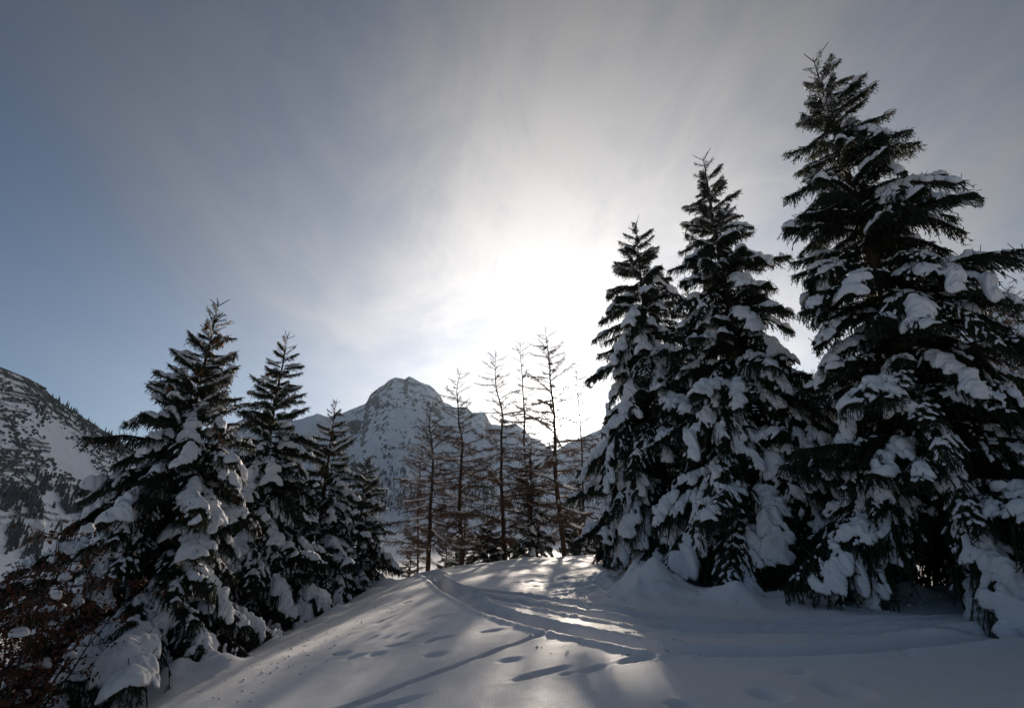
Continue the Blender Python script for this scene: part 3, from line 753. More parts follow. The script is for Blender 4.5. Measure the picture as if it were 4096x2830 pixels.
def spruce(tip_px, dist, Rb, label, seed, prof=1.0, snow=(0.5, 0.3, 0.2), cones=0, nbr=130, asym=None, bare=0.02, height=None, zshift=0.0):
    rng = np.random.default_rng(seed)
    a, tn = az_tan(*tip_px)
    x, y = dist * math.sin(a), dist * math.cos(a)
    gz = float(ground_base(x, y)) + zshift
    H = height or (CAM_Z + dist * tn - gz)
    root = obj("spruce_tree", None); root.location = (x, y, gz)
    tag(root, label, "spruce", "snow laden spruce trees")
    P, acc = trunk_mesh(H, 0.0135 * H + 0.02, (0, 0), rng, M_BARK)
    V, F = needles(P[-6:-1], P[-5:], rng, 0.006, 0.02, 0.003, 3); acc.add(V, F, 1)
    q0, q1 = [], []
    for k in range(9):
        zt = H - (0.0 if k < 3 else rng.uniform(0.05, 0.10) * H); b0 = np.array([np.interp(zt, P[:, 2], P[:, 0]), np.interp(zt, P[:, 2], P[:, 1]), zt - 0.12])
        ph = k * 2.4 + rng.uniform(0, 1); e = R(rng.uniform(35, 70)); ll = rng.uniform(0.022, 0.045) * H
        q0.append(b0); q1.append(b0 + ll * np.array([math.cos(ph) * math.cos(e), math.sin(ph) * math.cos(e), math.sin(e)]))
    q0, q1 = np.array(q0), np.array(q1)
    V, F = tubes(q0, q1, 0.011, 0.007, 5); acc.add(V, F, 0)
    V, F = needles(q0, q1, rng, 0.010, 0.016, 0.003, 3); acc.add(V, F, 1)
    obj("trunk", acc.mesh("spruce_trunk", [M_BARK, M_NEEDLE]), root)
    def trunk_at(z): return np.array([np.interp(z, P[:, 2], P[:, 0]), np.interp(z, P[:, 2], P[:, 1]), z])
    camdir = math.atan2(-y, -x)
    # heights: denser with the square root so that spacing grows toward the ground
    u = (np.arange(nbr) + 0.5) / nbr
    fr = 0.022 + (1 - bare - 0.022) * u ** 0.78
    azm = 0.0; k = 0
    cone_spots = []
    for f in fr:
        azm += 2.39996 + rng.uniform(-0.5, 0.5)
        z = H * (1 - f)
        ln = Rb * (f ** prof) * rng.uniform(0.60, 1.16) + 0.10
        if f < 0.08: ln *= 1.15
        if asym is not None: ln *= asym(azm - (math.pi / 2 - a), f)
        ln = min(ln, 3.0)
        cls = 'top' if ln < 0.42 else 'up' if ln < 1.05 else 'mid' if ln < 1.85 else 'low'
        var = BR[cls][rng.integers(len(BR[cls]))]
        sc = ln / CLASSES[cls][0]
        if cls == 'low' and z - 0.75 * ln < 0.05 and f > 0.8: z = max(z, min(0.62 * ln, 1.5) * rng.uniform(0.75, 1.1))
        b = obj("branch", var[0], root)
        b.location = trunk_at(z)
        tilt = rng.normal(0, R(8))
        b.rotation_euler = (rng.normal(0, R(7)), -tilt, azm)
        b.scale = (sc, sc * rng.choice([-1, 1]) * rng.uniform(0.85, 1.15), sc)
        p = rng.random(); sf = 0.8 if f < 0.10 else 1.15 if f < 0.45 else 1.0
        lv = 0 if p < snow[0] * sf * 0.5 else 1 if p < snow[0] * sf else 2 if p < (snow[0] + snow[1]) * sf else 3 if p < sum(snow) else None
        if lv is not None and var[1][lv] is not None and not (cls == 'top' and rng.random() < 0.4):
            for (nm, sm) in var[1][lv]:
                so = obj(nm, sm, b)
                if nm == "snow_dusting": so["kind"] = "stuff"
        if cones and 0.10 < f < 0.62: cone_spots.append((b, var[2]))
        k += 1
    if cones:
        rng.shuffle(cone_spots)
        cnt = 0
        for (b, sh) in cone_spots:
            if cnt >= cones: break
            mw = Matrix.LocRotScale(b.location, b.rotation_euler, b.scale)
            for j in range(rng.integers(3, 7)):
                q = sh.at(np.array([rng.uniform(0.5, 0.97) * sh.L]), np.array([rng.uniform(-0.10, 0.10) * sh.L]))[0]
                c = obj("cone", CONE, root)
                c.location = mw @ Vector(q) - Vector((0, 0, 0.015))
                c.rotation_euler = (rng.normal(0, .2), rng.normal(0, .2), rng.uniform(0, 6)); g = rng.uniform(0.9, 1.2); c.scale = (g, g, g)
                cnt += 1
    return root

# right-hand group, near to far
spruce((3250, 235), 10.2, 3.2, "tallest snow covered spruce at the right edge", 1, prof=0.85, nbr=270, snow=(0.42, 0.30, 0.2), cones=8, bare=0.03,
       asym=lambda d, f: 1.0 + 0.11 * math.cos(d + math.pi / 2) + (0.20 * math.cos(d) if f > 0.55 else 0))
spruce((2812, 630), 12.2, 3.3, "snow laden spruce in the middle of the right group", 2, prof=0.85, nbr=250, snow=(0.55, 0.28, 0.12), cones=4)
spruce((2540, 900), 14.6, 3.8, "full spruce beside the setting sun, leftmost of the right group", 3, prof=0.72, nbr=250, snow=(0.50, 0.30, 0.15))
spruce((2735, 1085), 17.5, 2.4, "spruce whose thin tip shows between two taller right hand spruces", 4, prof=0.9, nbr=130, snow=(0.3, 0.3, 0.3))
spruce((4130, 1060), 19.0, 2.6, "dark spruce cut by the right edge of the picture", 5, prof=0.85, nbr=130, snow=(0.25, 0.3, 0.3))
# left-hand group
spruce((875, 1205), 11.2, 2.95, "snow laden spruce with hanging brown cones, tallest on the left", 6, prof=1.0, nbr=250, snow=(0.56, 0.26, 0.14), cones=150, asym=lambda d, f: 1.0 + 0.16 * math.cos(d - math.pi / 2) * max(0, f - 0.45) / 0.55 + (0.10 * math.cos(d) if f > 0.6 else 0))
spruce((1150, 1340), 14.6, 2.6, "slender spruce right of the cone bearing spruce on the left", 7, prof=0.85, nbr=210, snow=(0.40, 0.32, 0.2), cones=20)
spruce((1345, 1600), 16.6, 2.1, "small spruce with cones in front of the snowy mountain", 8, prof=0.75, nbr=130, snow=(0.5, 0.3, 0.15), cones=36)
spruce((1468, 1830), 18.2, 1.9, "shortest spruce of the left group beside the bare larches", 9, prof=0.7, nbr=110, snow=(0.55, 0.3, 0.1))
# young spruces among the larches
for (px, py, d, r, sd, lab) in [
    (2122, 1760, 23.0, 1.5, 20, "young spruce standing under the pair of larches near the sun"),
    (1952, 2040, 23.5, 1.3, 21, "small young spruce at the foot of the third larch"),
    (1862, 2020, 25.5, 1.2, 22, "brownish young spruce behind the second larch"),
    (2290, 1960, 25.0, 1.3, 23, "small spruce behind the lower branches beside the sun"),
    (1790, 2110, 29.0, 1.3, 24, "frosted small spruce down the slope behind the first larch"),
    (1650, 2140, 30.0, 1.3, 25, "frosted small spruce down the slope left of the larches"),
    (2400, 2050, 26.0, 1.4, 26, "small spruce half hidden behind the lower right hand branches"),
    (2040, 2090, 26.5, 1.2, 27, "little spruce between the larch trunks on the crest")]:
    spruce((px, py), d, r, lab, sd, prof=0.8, nbr=80, snow=(0.15, 0.35, 0.4))

# ------------------------------------------------------------------ larches
def larch_branch(k, rng):
    L = 1.6; ang = [(12, 4, -2, 16), (-4, -10, -2, 22), (22, 14, 10, 26), (-12, -16, -6, 10)][k % 4]
    sh = Sheet(ang, L, 0.2, rng.uniform(-0.35, 0.35)); acc = Acc()
    P = sh.P.copy(); P[:, 2] += 0.03 * (fbm(np.linspace(0, 7, len(P)) + k * 9, np.zeros(len(P)), 2, k) - 0.5) * 2
    P[:, 1] += 0.10 * (fbm(np.linspace(0, 5, len(P)) + k * 19, np.zeros(len(P)), 2, k + 3) - 0.5)
    rad = np.interp(np.linspace(0, 1, len(P)), [0, 0.3, 1], [0.030, 0.018, 0.007])
    V, F = pathtube(P[::2], rad[::2], 5); acc.add(V, F, 0, True)
    a0, a1, b0, b1, kn = [], [], [], [], []
    for i in range(6, len(P) - 1):
        for q in range(2):
            if rng.random() < 0.45: continue
            sd = rng.choice([-1, 1]); ln = rng.uniform(0.12, 0.5) * (1 - 0.5 * i / len(P))
            d = sh.T[i] * rng.uniform(.5, 1) + sh.S[i] * sd * rng.uniform(.4, 1) + np.array([0, 0, rng.uniform(-0.75, 0.25)])
            d /= np.linalg.norm(d); m = 3; p = P[i]
            for j in range(m):
                e = d + np.array([0, 0, -0.15 * j]) + rng.normal(0, 0.12, 3); e /= np.linalg.norm(e)
                p2 = p + e * ln / m; a0.append(p); a1.append(p2)
                for w in range(2):
                    if rng.random() < 0.5:
                        g = e * 0.5 + rng.normal(0, 0.6, 3); g /= np.linalg.norm(g); b0.append(p2); b1.append(p2 + g * rng.uniform(.04, .14))
                if rng.random() < 0.35: kn.append(p2)
                p = p2
    V, F = tubes(a0, a1, 0.0065, 0.005, 3); acc.add(V, F, 1)
    V, F = tubes(b0, b1, 0.0046, 0.0035, 3); acc.add(V, F, 1)
    kn = np.array(kn); V, F = tubes(kn - [0, 0, .012], kn + [0, 0, .012], 0.009, 0.006, 4); acc.add(V, F, 1)
    me = acc.mesh("larch_branch", [M_LARCH, M_TWIG])
    # snow lying along the limb
    snows = []
    for lv in (1, 0):
        lo, hi = (4, int(len(P) * 0.85)) if lv else (4, int(len(P) * 0.45))
        idx = np.arange(lo, hi); pt = P[idx] + np.array([0, 0, 1.0]) * (rad[idx] * 0.8 + 0.012)[:, None]
        wv = 0.020 + 0.030 * fbm(idx * 0.35 + 31 * k, idx * 0.0, 3, 6 + lv); wv *= np.clip(np.minimum(idx - lo, hi - 1 - idx) / 3.0, 0.15, 1)
        sides = 8; th = np.arange(sides) * 2 * math.pi / sides
        rr = np.repeat(wv[:, None], sides, 1)
        V, F = pathtube(pt, rr, sides); a2 = Acc(); a2.add(V, F, 0, True); snows.append(a2.mesh("larch_snow", [M_TSNOW]))
    return me, snows
_r = np.random.default_rng(15)
LB = [larch_branch(k, _r) for k in range(8)]
def larch(top, foot, dist, label, seed, nbr=58, rb=1.7, r0=0.10, snowy=0.5, low=0.12):
    rng = np.random.default_rng(seed)
    a, tn = az_tan(*top); af, _ = az_tan(*foot)
    xt, yt, zt = dist * math.sin(a), dist * math.cos(a), CAM_Z + dist * tn
    x, y = dist * math.sin(af), dist * math.cos(af); gz = float(ground_base(x, y))
    H = zt - gz
    root = obj("larch_tree", None); root.location = (x, y, gz); tag(root, label, "larch", "bare larches along the crest")
    P, acc = trunk_mesh(H, r0, (xt - x, yt - y), rng, M_LARCH, 8, 0.006, 0.35)
    obj("trunk", acc.mesh("larch_trunk", [M_LARCH]), root)
    azm = 0
    nbr = int(nbr * 1.3)
    for i in range(nbr):
        f = (i + 0.5) / nbr; z = H * (low + (0.975 - low) * f)
        azm += 2.39996 + rng.uniform(-.6, .6)
        ln = 1.22 * rb * (1.10 - f) ** 0.62 * rng.uniform(0.55, 1.2)
        var = LB[rng.integers(len(LB))]; b = obj("branch", var[0], root)
        b.location = (np.interp(z, P[:, 2], P[:, 0]), np.interp(z, P[:, 2], P[:, 1]), z)
        up = R(-4 + 34 * f ** 1.5 + rng.normal(0, 6)); sc = ln / 1.6
        b.rotation_euler = (rng.normal(0, .3), -up, azm); b.scale = (sc, sc * rng.choice([-1, 1]), sc)
        if f < 0.65 and rng.random() < snowy * 1.35: obj("snow_strip", var[1][0 if rng.random() < 0.6 else 1], b)
    return root
larch((1742, 1600), (1716, 2240), 21.5, "crooked larch at the left end of the bare row, snow at its foot", 50, 52, 1.75, 0.105, 0.6)
larch((1680, 1690), (1678, 2240), 25.0, "thin pale larch just left of the crooked larch", 51, 40, 1.2, 0.055, 0.2)
larch((1838, 1475), (1850, 2225), 22.5, "straight larch second along the bare row", 52, 62, 1.8, 0.11, 0.45)
larch((1988, 1400), (2026, 2222), 23.0, "larch in the middle of the bare row before the mountain shoulder", 53, 64, 1.8, 0.11, 0.5)
larch((2080, 1345), (2125, 2225), 25.0, "slim tall larch left of the one carrying the bird", 54, 58, 1.5, 0.10, 0.35)
L5 = larch((2177, 1305), (2262, 2240), 22.0, "tallest larch in front of the sun with a bird near its top", 55, 62, 2.0, 0.125, 0.6)
larch((2312, 1420), (2345, 2235), 27.0, "faint larch behind the spruce beside the sun", 56, 50, 1.6, 0.08, 0.2)
larch((3990, 1130), (4060, 2300), 24.0, "twiggy larch seen through branches at the right edge", 57, 60, 2.4, 0.10, 0.6)

# ------------------------------------------------------------------ bird near the top of the tallest larch
def bird():
    a, tn = az_tan(2183, 1392); d = 21.9
    root = obj("bird", None); root.location = (d * math.sin(a), d * math.cos(a), CAM_Z + d * tn)
    root.scale = (1.2, 1.2, 1.2)
    tag(root, "small dark bird perched near the top of the tallest larch", "bird")
    acc = Acc()
    pts = np.array([[-.15, 0, -.075], [-.12, 0, -.06], [-.075, 0, -.03], [-.03, 0, 0], [.015, 0, .032], [.04, 0, .058], [.055, 0, .085], [.066, 0, .105], [.075, 0, .113]])
    rd = np.array([.004, .010, .032, .046, .044, .033, .030, .024, .004])
    V, F = pathtube(pts, rd, 10); acc.add(V, F, 0, True)
    obj("body", acc.mesh("bird_body", [M_BIRD]), root)
    acc = Acc(); V, F = pathtube([[.078, 0, .108], [.092, 0, .106], [.106, 0, .102]], np.array([.008, .005, .0008]), 6); acc.add(V, F, 0, True)
    obj("beak", acc.mesh("bird_beak", [M_BEAK]), root)
    acc = Acc()
    V = np.array([[-.13, -.012, -.06], [-.13, .012, -.06], [-.22, .022, -.12], [-.22, -.022, -.12], [-.13, -.012, -.068], [-.13, .012, -.068], [-.22, .022, -.126], [-.22, -.022, -.126]])
    acc.add(V, np.array([[0, 1, 2, 3], [7, 6, 5, 4], [0, 4, 5, 1], [1, 5, 6, 2], [2, 6, 7, 3], [3, 7, 4, 0]]))
    obj("tail", acc.mesh("bird_tail", [M_BIRD]), root)
    for s in (-1, 1):
        acc = Acc(); V, F = pathtube([[.02, s * .04, .03], [-.03, s * .05, .0], [-.09, s * .038, -.045], [-.14, s * .015, -.08]], np.array([.010, .018, .014, .002]), 6); acc.add(V, F, 0, True)
        obj("wing", acc.mesh("bird_wing", [M_BIRD]), root)
        acc = Acc(); V, F = pathtube([[-.01, s * .018, -.03], [.01, s * .018, -.06], [.045, s * .015, -.075]], np.array([.006, .003, .003]), 5); acc.add(V, F)
        obj("leg", acc.mesh("bird_leg", [M_BEAK]), root)
bird()

# ------------------------------------------------------------------ beech shrub at the left edge
def shrub():
    rng = np.random.default_rng(77)
    a, _ = az_tan(120, 2500); d = 8.6
    x, y = d * math.sin(a), d * math.cos(a); gz = float(ground_base(x, y))
    root = obj("beech_shrub", None); root.location = (x, y, gz)
    tag(root, "leafy shrub with brown withered leaves and snow pads at the left edge", "shrub")
    ends = []; acc = Acc(); leaf0 = []
    top = CAM_Z + d * az_tan(120, 2130)[1] - gz
    for k in range(13):
        az_ = rng.uniform(0, 6.28); H = top * rng.uniform(0.55, 1.0); sp = rng.uniform(0.2, 1.1)
        n = 9; t = np.linspace(0, 1, n)
        P = np.stack([math.cos(az_) * sp * t ** 1.3, math.sin(az_) * sp * t ** 1.3, -0.3 + (H + 0.3) * t], 1) + rng.normal(0, 0.03, (n, 3)) * t[:, None]
        V, F = pathtube(P, 0.018 * (1 - t) + 0.004, 5); acc.add(V, F)
        for j in range(2, n):
            for q in range(5):
                d2 = rng.normal(0, 1, 3); d2[2] = abs(d2[2]) * 0.3; d2 /= np.linalg.norm(d2)
                l = rng.uniform(0.2, 0.55); p1 = P[j] + d2 * l * 0.5; p2 = p1 + (d2 + [0, 0, -0.15]) * l * 0.5
                V, F = tubes([P[j], p1], [p1, p2], [0.005, 0.004], [0.004, 0.002], 4); acc.add(V, F)
                for w in range(8):
                    f = rng.uniform(0.25, 1.05); leaf0.append((P[j] + (p2 - P[j]) * f + rng.normal(0, 0.025, 3)))
                if rng.random() < 0.25: ends.append(p1)
    obj("stems", acc.mesh("shrub_stems", [M_STEM]), root)
    B = np.array(leaf0); n = len(B)
    d = rng.normal(0, 1, (n, 3)); d[:, 2] -= 0.9; d /= np.linalg.norm(d, axis=1, keepdims=True)
    u, v = perp(d); ph = rng.random(n) * 6.28; s = u * np.cos(ph)[:, None] + v * np.sin(ph)[:, None]; nn = np.cross(d, s)
    ln = rng.uniform(0.045, 0.075, n)[:, None]; w = ln * 0.30
    V = np.stack([B, B + d * ln * .45 + s * w + nn * ln * .15, B + d * ln + nn * ln * .1, B + d * ln * .45 - s * w + nn * ln * .15], 1).reshape(-1, 3)
    o = np.arange(n)[:, None] * 4
    F = np.concatenate([o + np.array([[0, 1, 2]]), o + np.array([[0, 2, 3]])])
    tag(obj("leaves", mesh("shrub_leaves", V, [F], [M_LEAF]), root), kind="stuff")
    # pads of snow caught in the twigs
    base = snow_blob(rng)
    rng.shuffle(ends)
    for p in ends[:26]:
        b = obj("snow_clump", base[rng.integers(len(base))], root); b.location = p + np.array([0, 0, 0.03])
        g = rng.uniform(0.04, 0.08); b.scale = (g * rng.uniform(.9, 1.3), g * rng.uniform(.8, 1.2), g * rng.uniform(.8, 1.2)); b.rotation_euler = (rng.normal(0, .25), rng.normal(0, .35), rng.uniform(0, 6.3))
    return root
def snow_blob(rng):
    out = []
    for k in range(4):
        nu, nv = 20, 12
        th = np.linspace(0, 2 * math.pi, nu, endpoint=False); ph = np.linspace(-math.pi / 2, math.pi / 2, nv)
        T, Pp = np.meshgrid(th, ph)
        x, y, z = np.cos(T) * np.cos(Pp), np.sin(T) * np.cos(Pp), np.sin(Pp)
        r = 0.72 + 0.55 * fbm(x * 1.6 + k * 9 + z, y * 1.6 + z * 1.3, 3, k)
        z = np.where(z < 0, z * 0.35, z)
        V = np.stack([x * r, y * r, z * r], -1).reshape(-1, 3)
        q = []
        for j in range(nv - 1):
            for i in range(nu): q.append((j * nu + i, j * nu + (i + 1) % nu, (j + 1) * nu + (i + 1) % nu, (j + 1) * nu + i))
        out.append(mesh("snow_pad", V, [np.array(q)], [M_TSNOW], smooth=True))
    return out
shrub()

# ------------------------------------------------------------------ broken branch lying in the snow
def broken_branch():
    rng = np.random.default_rng(9)
    a = hit_ground(2475, 2330); p = Vector((a.x, a.y, a.z))
    root = obj("bent_twigs", None); root.location = p; tag(root, "sunlit bent twigs poking from the snow under the leftmost right hand spruce", "twigs")
    acc = Acc()
    def tw(pts, r): V, F = pathtube(np.array(pts, float), np.linspace(r, r * 0.35, len(pts)), 5); acc.add(V, F, 0, True)
    tw([(.55, .2, .62), (.3, .1, .40), (.1, 0, .22), (-.08, -.1, .10), (-.25, -.2, -.03)], .016)
    tw([(.2, .05, .30), (-.05, .0, .27), (-.3, -.05, .25), (-.5, -.1, .12), (-.62, -.15, -.05)], .010)
    tw([(.3, .1, .40), (.12, -.1, .30), (-.02, -.2, .20), (-.10, -.3, .12)], .008)
    tw([(.1, 0, .22), (.22, -.15, .18), (.38, -.22, .17)], .008)
    tw([(.5, -.5, .03), (.55, -.5, .12), (.68, -.5, .14), (.76, -.5, .06)], .007)
    for _ in range(14):
        s = rng.uniform(0, 1); b = np.array([.4 - .6 * s, .1 - .25 * s, .48 - .42 * s]); e = b + rng.normal(0, .13, 3); tw([b, (b + e) / 2 + rng.normal(0, .02, 3), e], .004)
    obj("twig", acc.mesh("bent_twig", [M_GRASS]), root)
broken_branch()

# ------------------------------------------------------------------ shed at the lower left and chalets in the valley
def box(acc, x0, x1, y0, y1, z0, z1, m=0):
    V = np.array([(x, y, z) for z in (z0, z1) for y in (y0, y1) for x in (x0, x1)])
    acc.add(V, np.array([[0, 2, 3, 1], [4, 5, 7, 6], [0, 1, 5, 4], [2, 6, 7, 3], [0, 4, 6, 2], [1, 3, 7, 5]]), m)
def house(name, label, loc, rotz, w, d, h, rise, cat, group, wall_m):
    root = obj(name, None); root.location = loc; root.rotation_euler = (0, 0, rotz); tag(root, label, cat, group)
    a = Acc(); box(a, -w / 2, w / 2, -d / 2, d / 2, -2.5, h)
    V = np.array([(-w / 2, -d / 2, h), (w / 2, -d / 2, h), (0, -d / 2, h + rise), (-w / 2, d / 2, h), (w / 2, d / 2, h), (0, d / 2, h + rise)])
    a.add(V[[0, 1, 2]], np.array([[0, 1, 2]])); a.add(V[[4, 3, 5]], np.array([[0, 1, 2]]))
    obj("wall", a.mesh("house_wall", [wall_m]), root)
    ov = 0.09 * w; th = 0.035 * w
    for s in (-1, 1):
        a = Acc(); sl = rise / (w / 2)
        xs = s * (w / 2 + ov); P = []
        for yy in (-d / 2 - ov, d / 2 + ov):
            P += [(0, yy, h + rise + 0.02), (xs, yy, h - ov * sl + 0.02), (xs, yy, h - ov * sl + 0.02 + th), (0, yy, h + rise + 0.02 + th)]
        P = np.array(P); a.add(P, np.array([[0, 1, 2, 3], [7, 6, 5, 4], [0, 4, 5, 1], [3, 2, 6, 7], [1, 5, 6, 2]]))
        rf = obj("roof", a.mesh("house_roof", [M_WOOD]), root)
        a = Acc(); n = 9; sx = np.linspace(0, 1, n); yy = np.linspace(-d / 2 - ov, d / 2 + ov, n)
        gx, gy = np.meshgrid(sx, yy); e = np.minimum(np.minimum(sx, 1 - sx * 0.995)[None] + 0 * gy, 1)
        tk = 0.10 * w * (np.clip(1 - gx, 0, 1) ** 0.25) * (0.9 + 0.2 * fbm(gx * 3, gy, 2, 4)); tk[:, -1] = 0.02
        z = h + rise - gx * (rise + ov * sl) + th + 0.02
        top = np.stack([xs * gx, gy, z + tk], -1).reshape(-1, 3); bot = np.stack([xs * gx, gy, z + 0.004], -1).reshape(-1, 3)
        i = np.arange(n - 1)[:, None] * n + np.arange(n - 1)[None]; q = np.stack([i, i + 1, i + 1 + n, i + n], -1).reshape(-1, 4)
        m = n * n; r1 = np.arange(n - 1); r2 = (n - 1) * n + r1
        rim = np.concatenate([np.stack([r1, r1 + 1, r1 + 1 + m, r1 + m], 1), np.stack([r2, r2 + 1, r2 + 1 + m, r2 + m], 1)])
        a.add(np.concatenate([top, bot]), np.concatenate([q, q + m, rim]), 0, False)
        obj("snow_layer", a.mesh("roof_snow", [M_TSNOW]), rf)
    nwin = max(2, int(w / 3.2))
    for k in range(nwin):
        xx = -w / 2 + w * (k + 0.5) / nwin
        for lev in range(1 if h < 3 else 2):
            zb = h * (0.30 + 0.40 * lev) if h >= 3 else h * 0.35
            a = Acc(); box(a, xx - .5, xx + .5, -d / 2 - .05, -d / 2 + .02, zb, zb + min(1.1, .4 * h)); wn_ = obj("window", a.mesh("window_frame", [M_WOOD]), root)
            a = Acc(); box(a, xx - .42, xx + .42, -d / 2 - .07, -d / 2 - .055, zb + .08, zb + min(1.1, .4 * h) - .08); obj("pane", a.mesh("window_pane", [M_GLASS]), wn_)
    return root
_a, _t = az_tan(20, 2765); _d = 21.0
house("shed", "low shed with snowy eave below the slope in the lower left corner", (_d * math.sin(_a) - 1.4, _d * math.cos(_a), CAM_Z + _d * _t - 1.75), R(-35), 4.4, 4.0, 1.55, 0.55, "shed", None, M_PLASTER)

bpy.context.view_layer.update()
def bvh(o):
    me = o.data; return BVHTree.FromPolygons([o.matrix_world @ v.co for v in me.vertices], [p.vertices[:] for p in me.polygons])
TREES_ON = [bvh(HILLSIDE), bvh(MOUNTAIN)]
_gx = np.concatenate([np.linspace(-1600, 1600, 161)]); _gy = np.linspace(60, 1800, 120)
_X, _Y = np.meshgrid(_gx, _gy); _Z = ground_base(_X, _Y)
_i = np.arange(119)[:, None] * 161 + np.arange(160)[None]
TREES_ON.append(BVHTree.FromPolygons(np.stack([_X, _Y, _Z], -1).reshape(-1, 3).tolist(), np.stack([_i, _i + 1, _i + 162, _i + 161], -1).reshape(-1, 4).tolist()))
def far_hit(px, py):
    d = ray(px, py); best = None
    for b in TREES_ON:
        h = b.ray_cast(Vector((0, 0, CAM_Z)), d, 9000)
        if h[0] is not None and (best is None or h[3] < best[3]) and h[3] > 60: best = h
    return best[0] if best else None

for (px, py, w, lab) in [(1568, 2138, 15, "chalet with snowy roof in the valley, leftmost of three"), (1632, 2142, 17, "wide brown chalet in the valley behind the first larch"), (1512, 2128, 13, "small distant chalet at the edge of the valley snowfield")]:
    h = far_hit(px, py)
    if h is not None: house("chalet", lab, (h.x, h.y, h.z), R(random.uniform(-30, 30)), w, w * 0.9, w * 0.36, w * 0.22, "chalet", "chalets in the valley", M_WOOD)

# ------------------------------------------------------------------ far trees
def far_tree_mesh(seed, tiers, sides, mat, wd=0.21):
    rng = np.random.default_rng(seed); acc = Acc()
    V, F = tubes([[0, 0, -0.08]], [[0, 0, 0.3]], 0.018, 0.012, 5); acc.add(V, F)
    for k in range(tiers):
        z0 = 0.06 + 0.88 * k / tiers; z1 = min(1.0, z0 + 1.9 / tiers)
        r = wd * (1 - (k / tiers)) ** 0.85 * rng.uniform(0.85, 1.12) + 0.012
        th = np.arange(sides * 2) * math.pi / sides + rng.uniform(0, 6)
        rr = r * np.where(np.arange(sides * 2) % 2, 0.55, 1.0) * rng.uniform(0.75, 1.2, sides * 2)
        ring = np.stack([np.cos(th) * rr, np.sin(th) * rr, z0 - 0.03 * np.where(np.arange(sides * 2) % 2, -0.5, 1.0)], 1)
        V = np.concatenate([ring, [[rng.normal(0, .006), rng.normal(0, .006), z1]]]); n = sides * 2
        F = np.stack([np.arange(n), (np.arange(n) + 1) % n, np.full(n, n)], 1); acc.add(V, F)
    return acc, mat
FT = [a.mesh("far_spruce", [m]) for a, m in (far_tree_mesh(s, 7, 6, M_FAR, w) for s, w in ((1, .19), (2, .24), (3, .16), (4, .21)))]
SM = far_tree_mesh(9, 5, 4, M_FAR, .21)[0]; SMV = np.concatenate(SM.v); SMF3 = np.concatenate([f for f in SM.f if f.shape[1] == 3])
SMB = far_tree_mesh(10, 4, 5, M_BROWNFAR, .20)[0]
rr = random.Random(12)
def crop6(x, y): return x * 0.5012, 1450 + y * 0.5012
spots = []   # px, py, height m
def belt(n, poly, h0, h1, out):
    # poly: list of (x, ylo, yhi) in the hillside crop
    xs = [p[0] for p in poly]
    for _ in range(n):
        x = rr.uniform(xs[0], xs[-1]); lo = np.interp(x, xs, [p[1] for p in poly]); hi = np.interp(x, xs, [p[2] for p in poly])
        out.append((*crop6(x, rr.uniform(lo, hi)), rr.uniform(h0, h1)))
belt(60, [(250, 850, 960), (420, 960, 1150), (600, 1000, 1290), (800, 1010, 1330), (1237, 1000, 1300)], 11, 19, spots)
belt(40, [(620, 1120, 1330), (900, 1130, 1340), (1237, 1120, 1340)], 11, 17, spots)
belt(40, [(0, 1000, 1150), (200, 1010, 1200), (330, 1060, 1330)], 9, 15, spots)
belt(34, [(40, 1330, 1540), (200, 1300, 1560), (330, 1340, 1540)], 9, 14, spots)
belt(22, [(470, 1420, 1560), (640, 1420, 1580)], 8, 13, spots)
belt(14, [(700, 900, 960), (900, 850, 950), (1150, 900, 980)], 10, 16, spots)
belt(26, [(410, 270, 300), (600, 395, 420), (850, 560, 580), (1060, 690, 715)], 8, 13, spots)
belt(14, [(280, 340, 470), (350, 360, 500)], 9, 15, spots)
belt(14, [(500, 400, 480), (600, 430, 520), (800, 540, 680)], 8, 13, spots)
belt(12, [(130, 610, 690), (420, 780, 840), (520, 830, 880), (760, 780, 830)], 7, 12, spots)
belt(16, [(380, 1290, 1370), (600, 1320, 1400), (880, 1340, 1400)], 5, 9, spots)
for (x0, x1, y0, y1, n, h) in [(1400, 1560, 1890, 1960, 12, 26), (1540, 1800, 1830, 1930, 16, 24), (2060, 2230, 1895, 1945, 14, 22)]:
    for _ in range(n): spots.append((rr.uniform(x0, x1), rr.uniform(y0, y1), rr.uniform(.7, 1.1) * h))
LABH = "distant dark conifer on the forested left hillside"
LABM = "distant dark conifer on the lower mountain slope"
cnt = 0
for (px, py, h) in spots:
    if in_chute(np.array(px), np.array(py)): continue
    p = far_hit(px, py)
    if p is None or cnt >= 300: continue
    o = obj("far_spruce", FT[cnt % 4]); o.location = p; w_ = h * rr.uniform(0.72, 0.95); o.scale = (w_, w_, h); o.rotation_euler = (0, 0, rr.uniform(0, 6.28))
    tag(o, LABH if px < 1200 else LABM, "conifer", "conifers on the left hillside" if px < 1200 else "conifers on the mountain slope"); cnt += 1
def mass(name, pts, base_v, base_f, mat, label, cat=None):
    n = len(pts); P = np.array([p[:3] for p in pts]); S = np.array([p[3] for p in pts]); A = RNG.random(n) * 6.28
    c, s = np.cos(A)[:, None], np.sin(A)[:, None]
    x = base_v[None, :, 0] * c - base_v[None, :, 1] * s; y = base_v[None, :, 0] * s + base_v[None, :, 1] * c
    V = np.stack([x * 0.85, y * 0.85, np.repeat(base_v[None, :, 2], n, 0)], -1) * S[:, None, None] + P[:, None, :]
    F = (base_f[None] + (np.arange(n) * len(base_v))[:, None, None]).reshape(-1, base_f.shape[1])
    o = obj(name, mesh(name, V.reshape(-1, 3), [F], [mat])); tag(o, label, cat, kind="stuff"); return o
more = []
belt(240, [(250, 880, 960), (420, 980, 1170), (600, 1020, 1310), (800, 1030, 1350), (1237, 1000, 1340)], 8, 15, more)
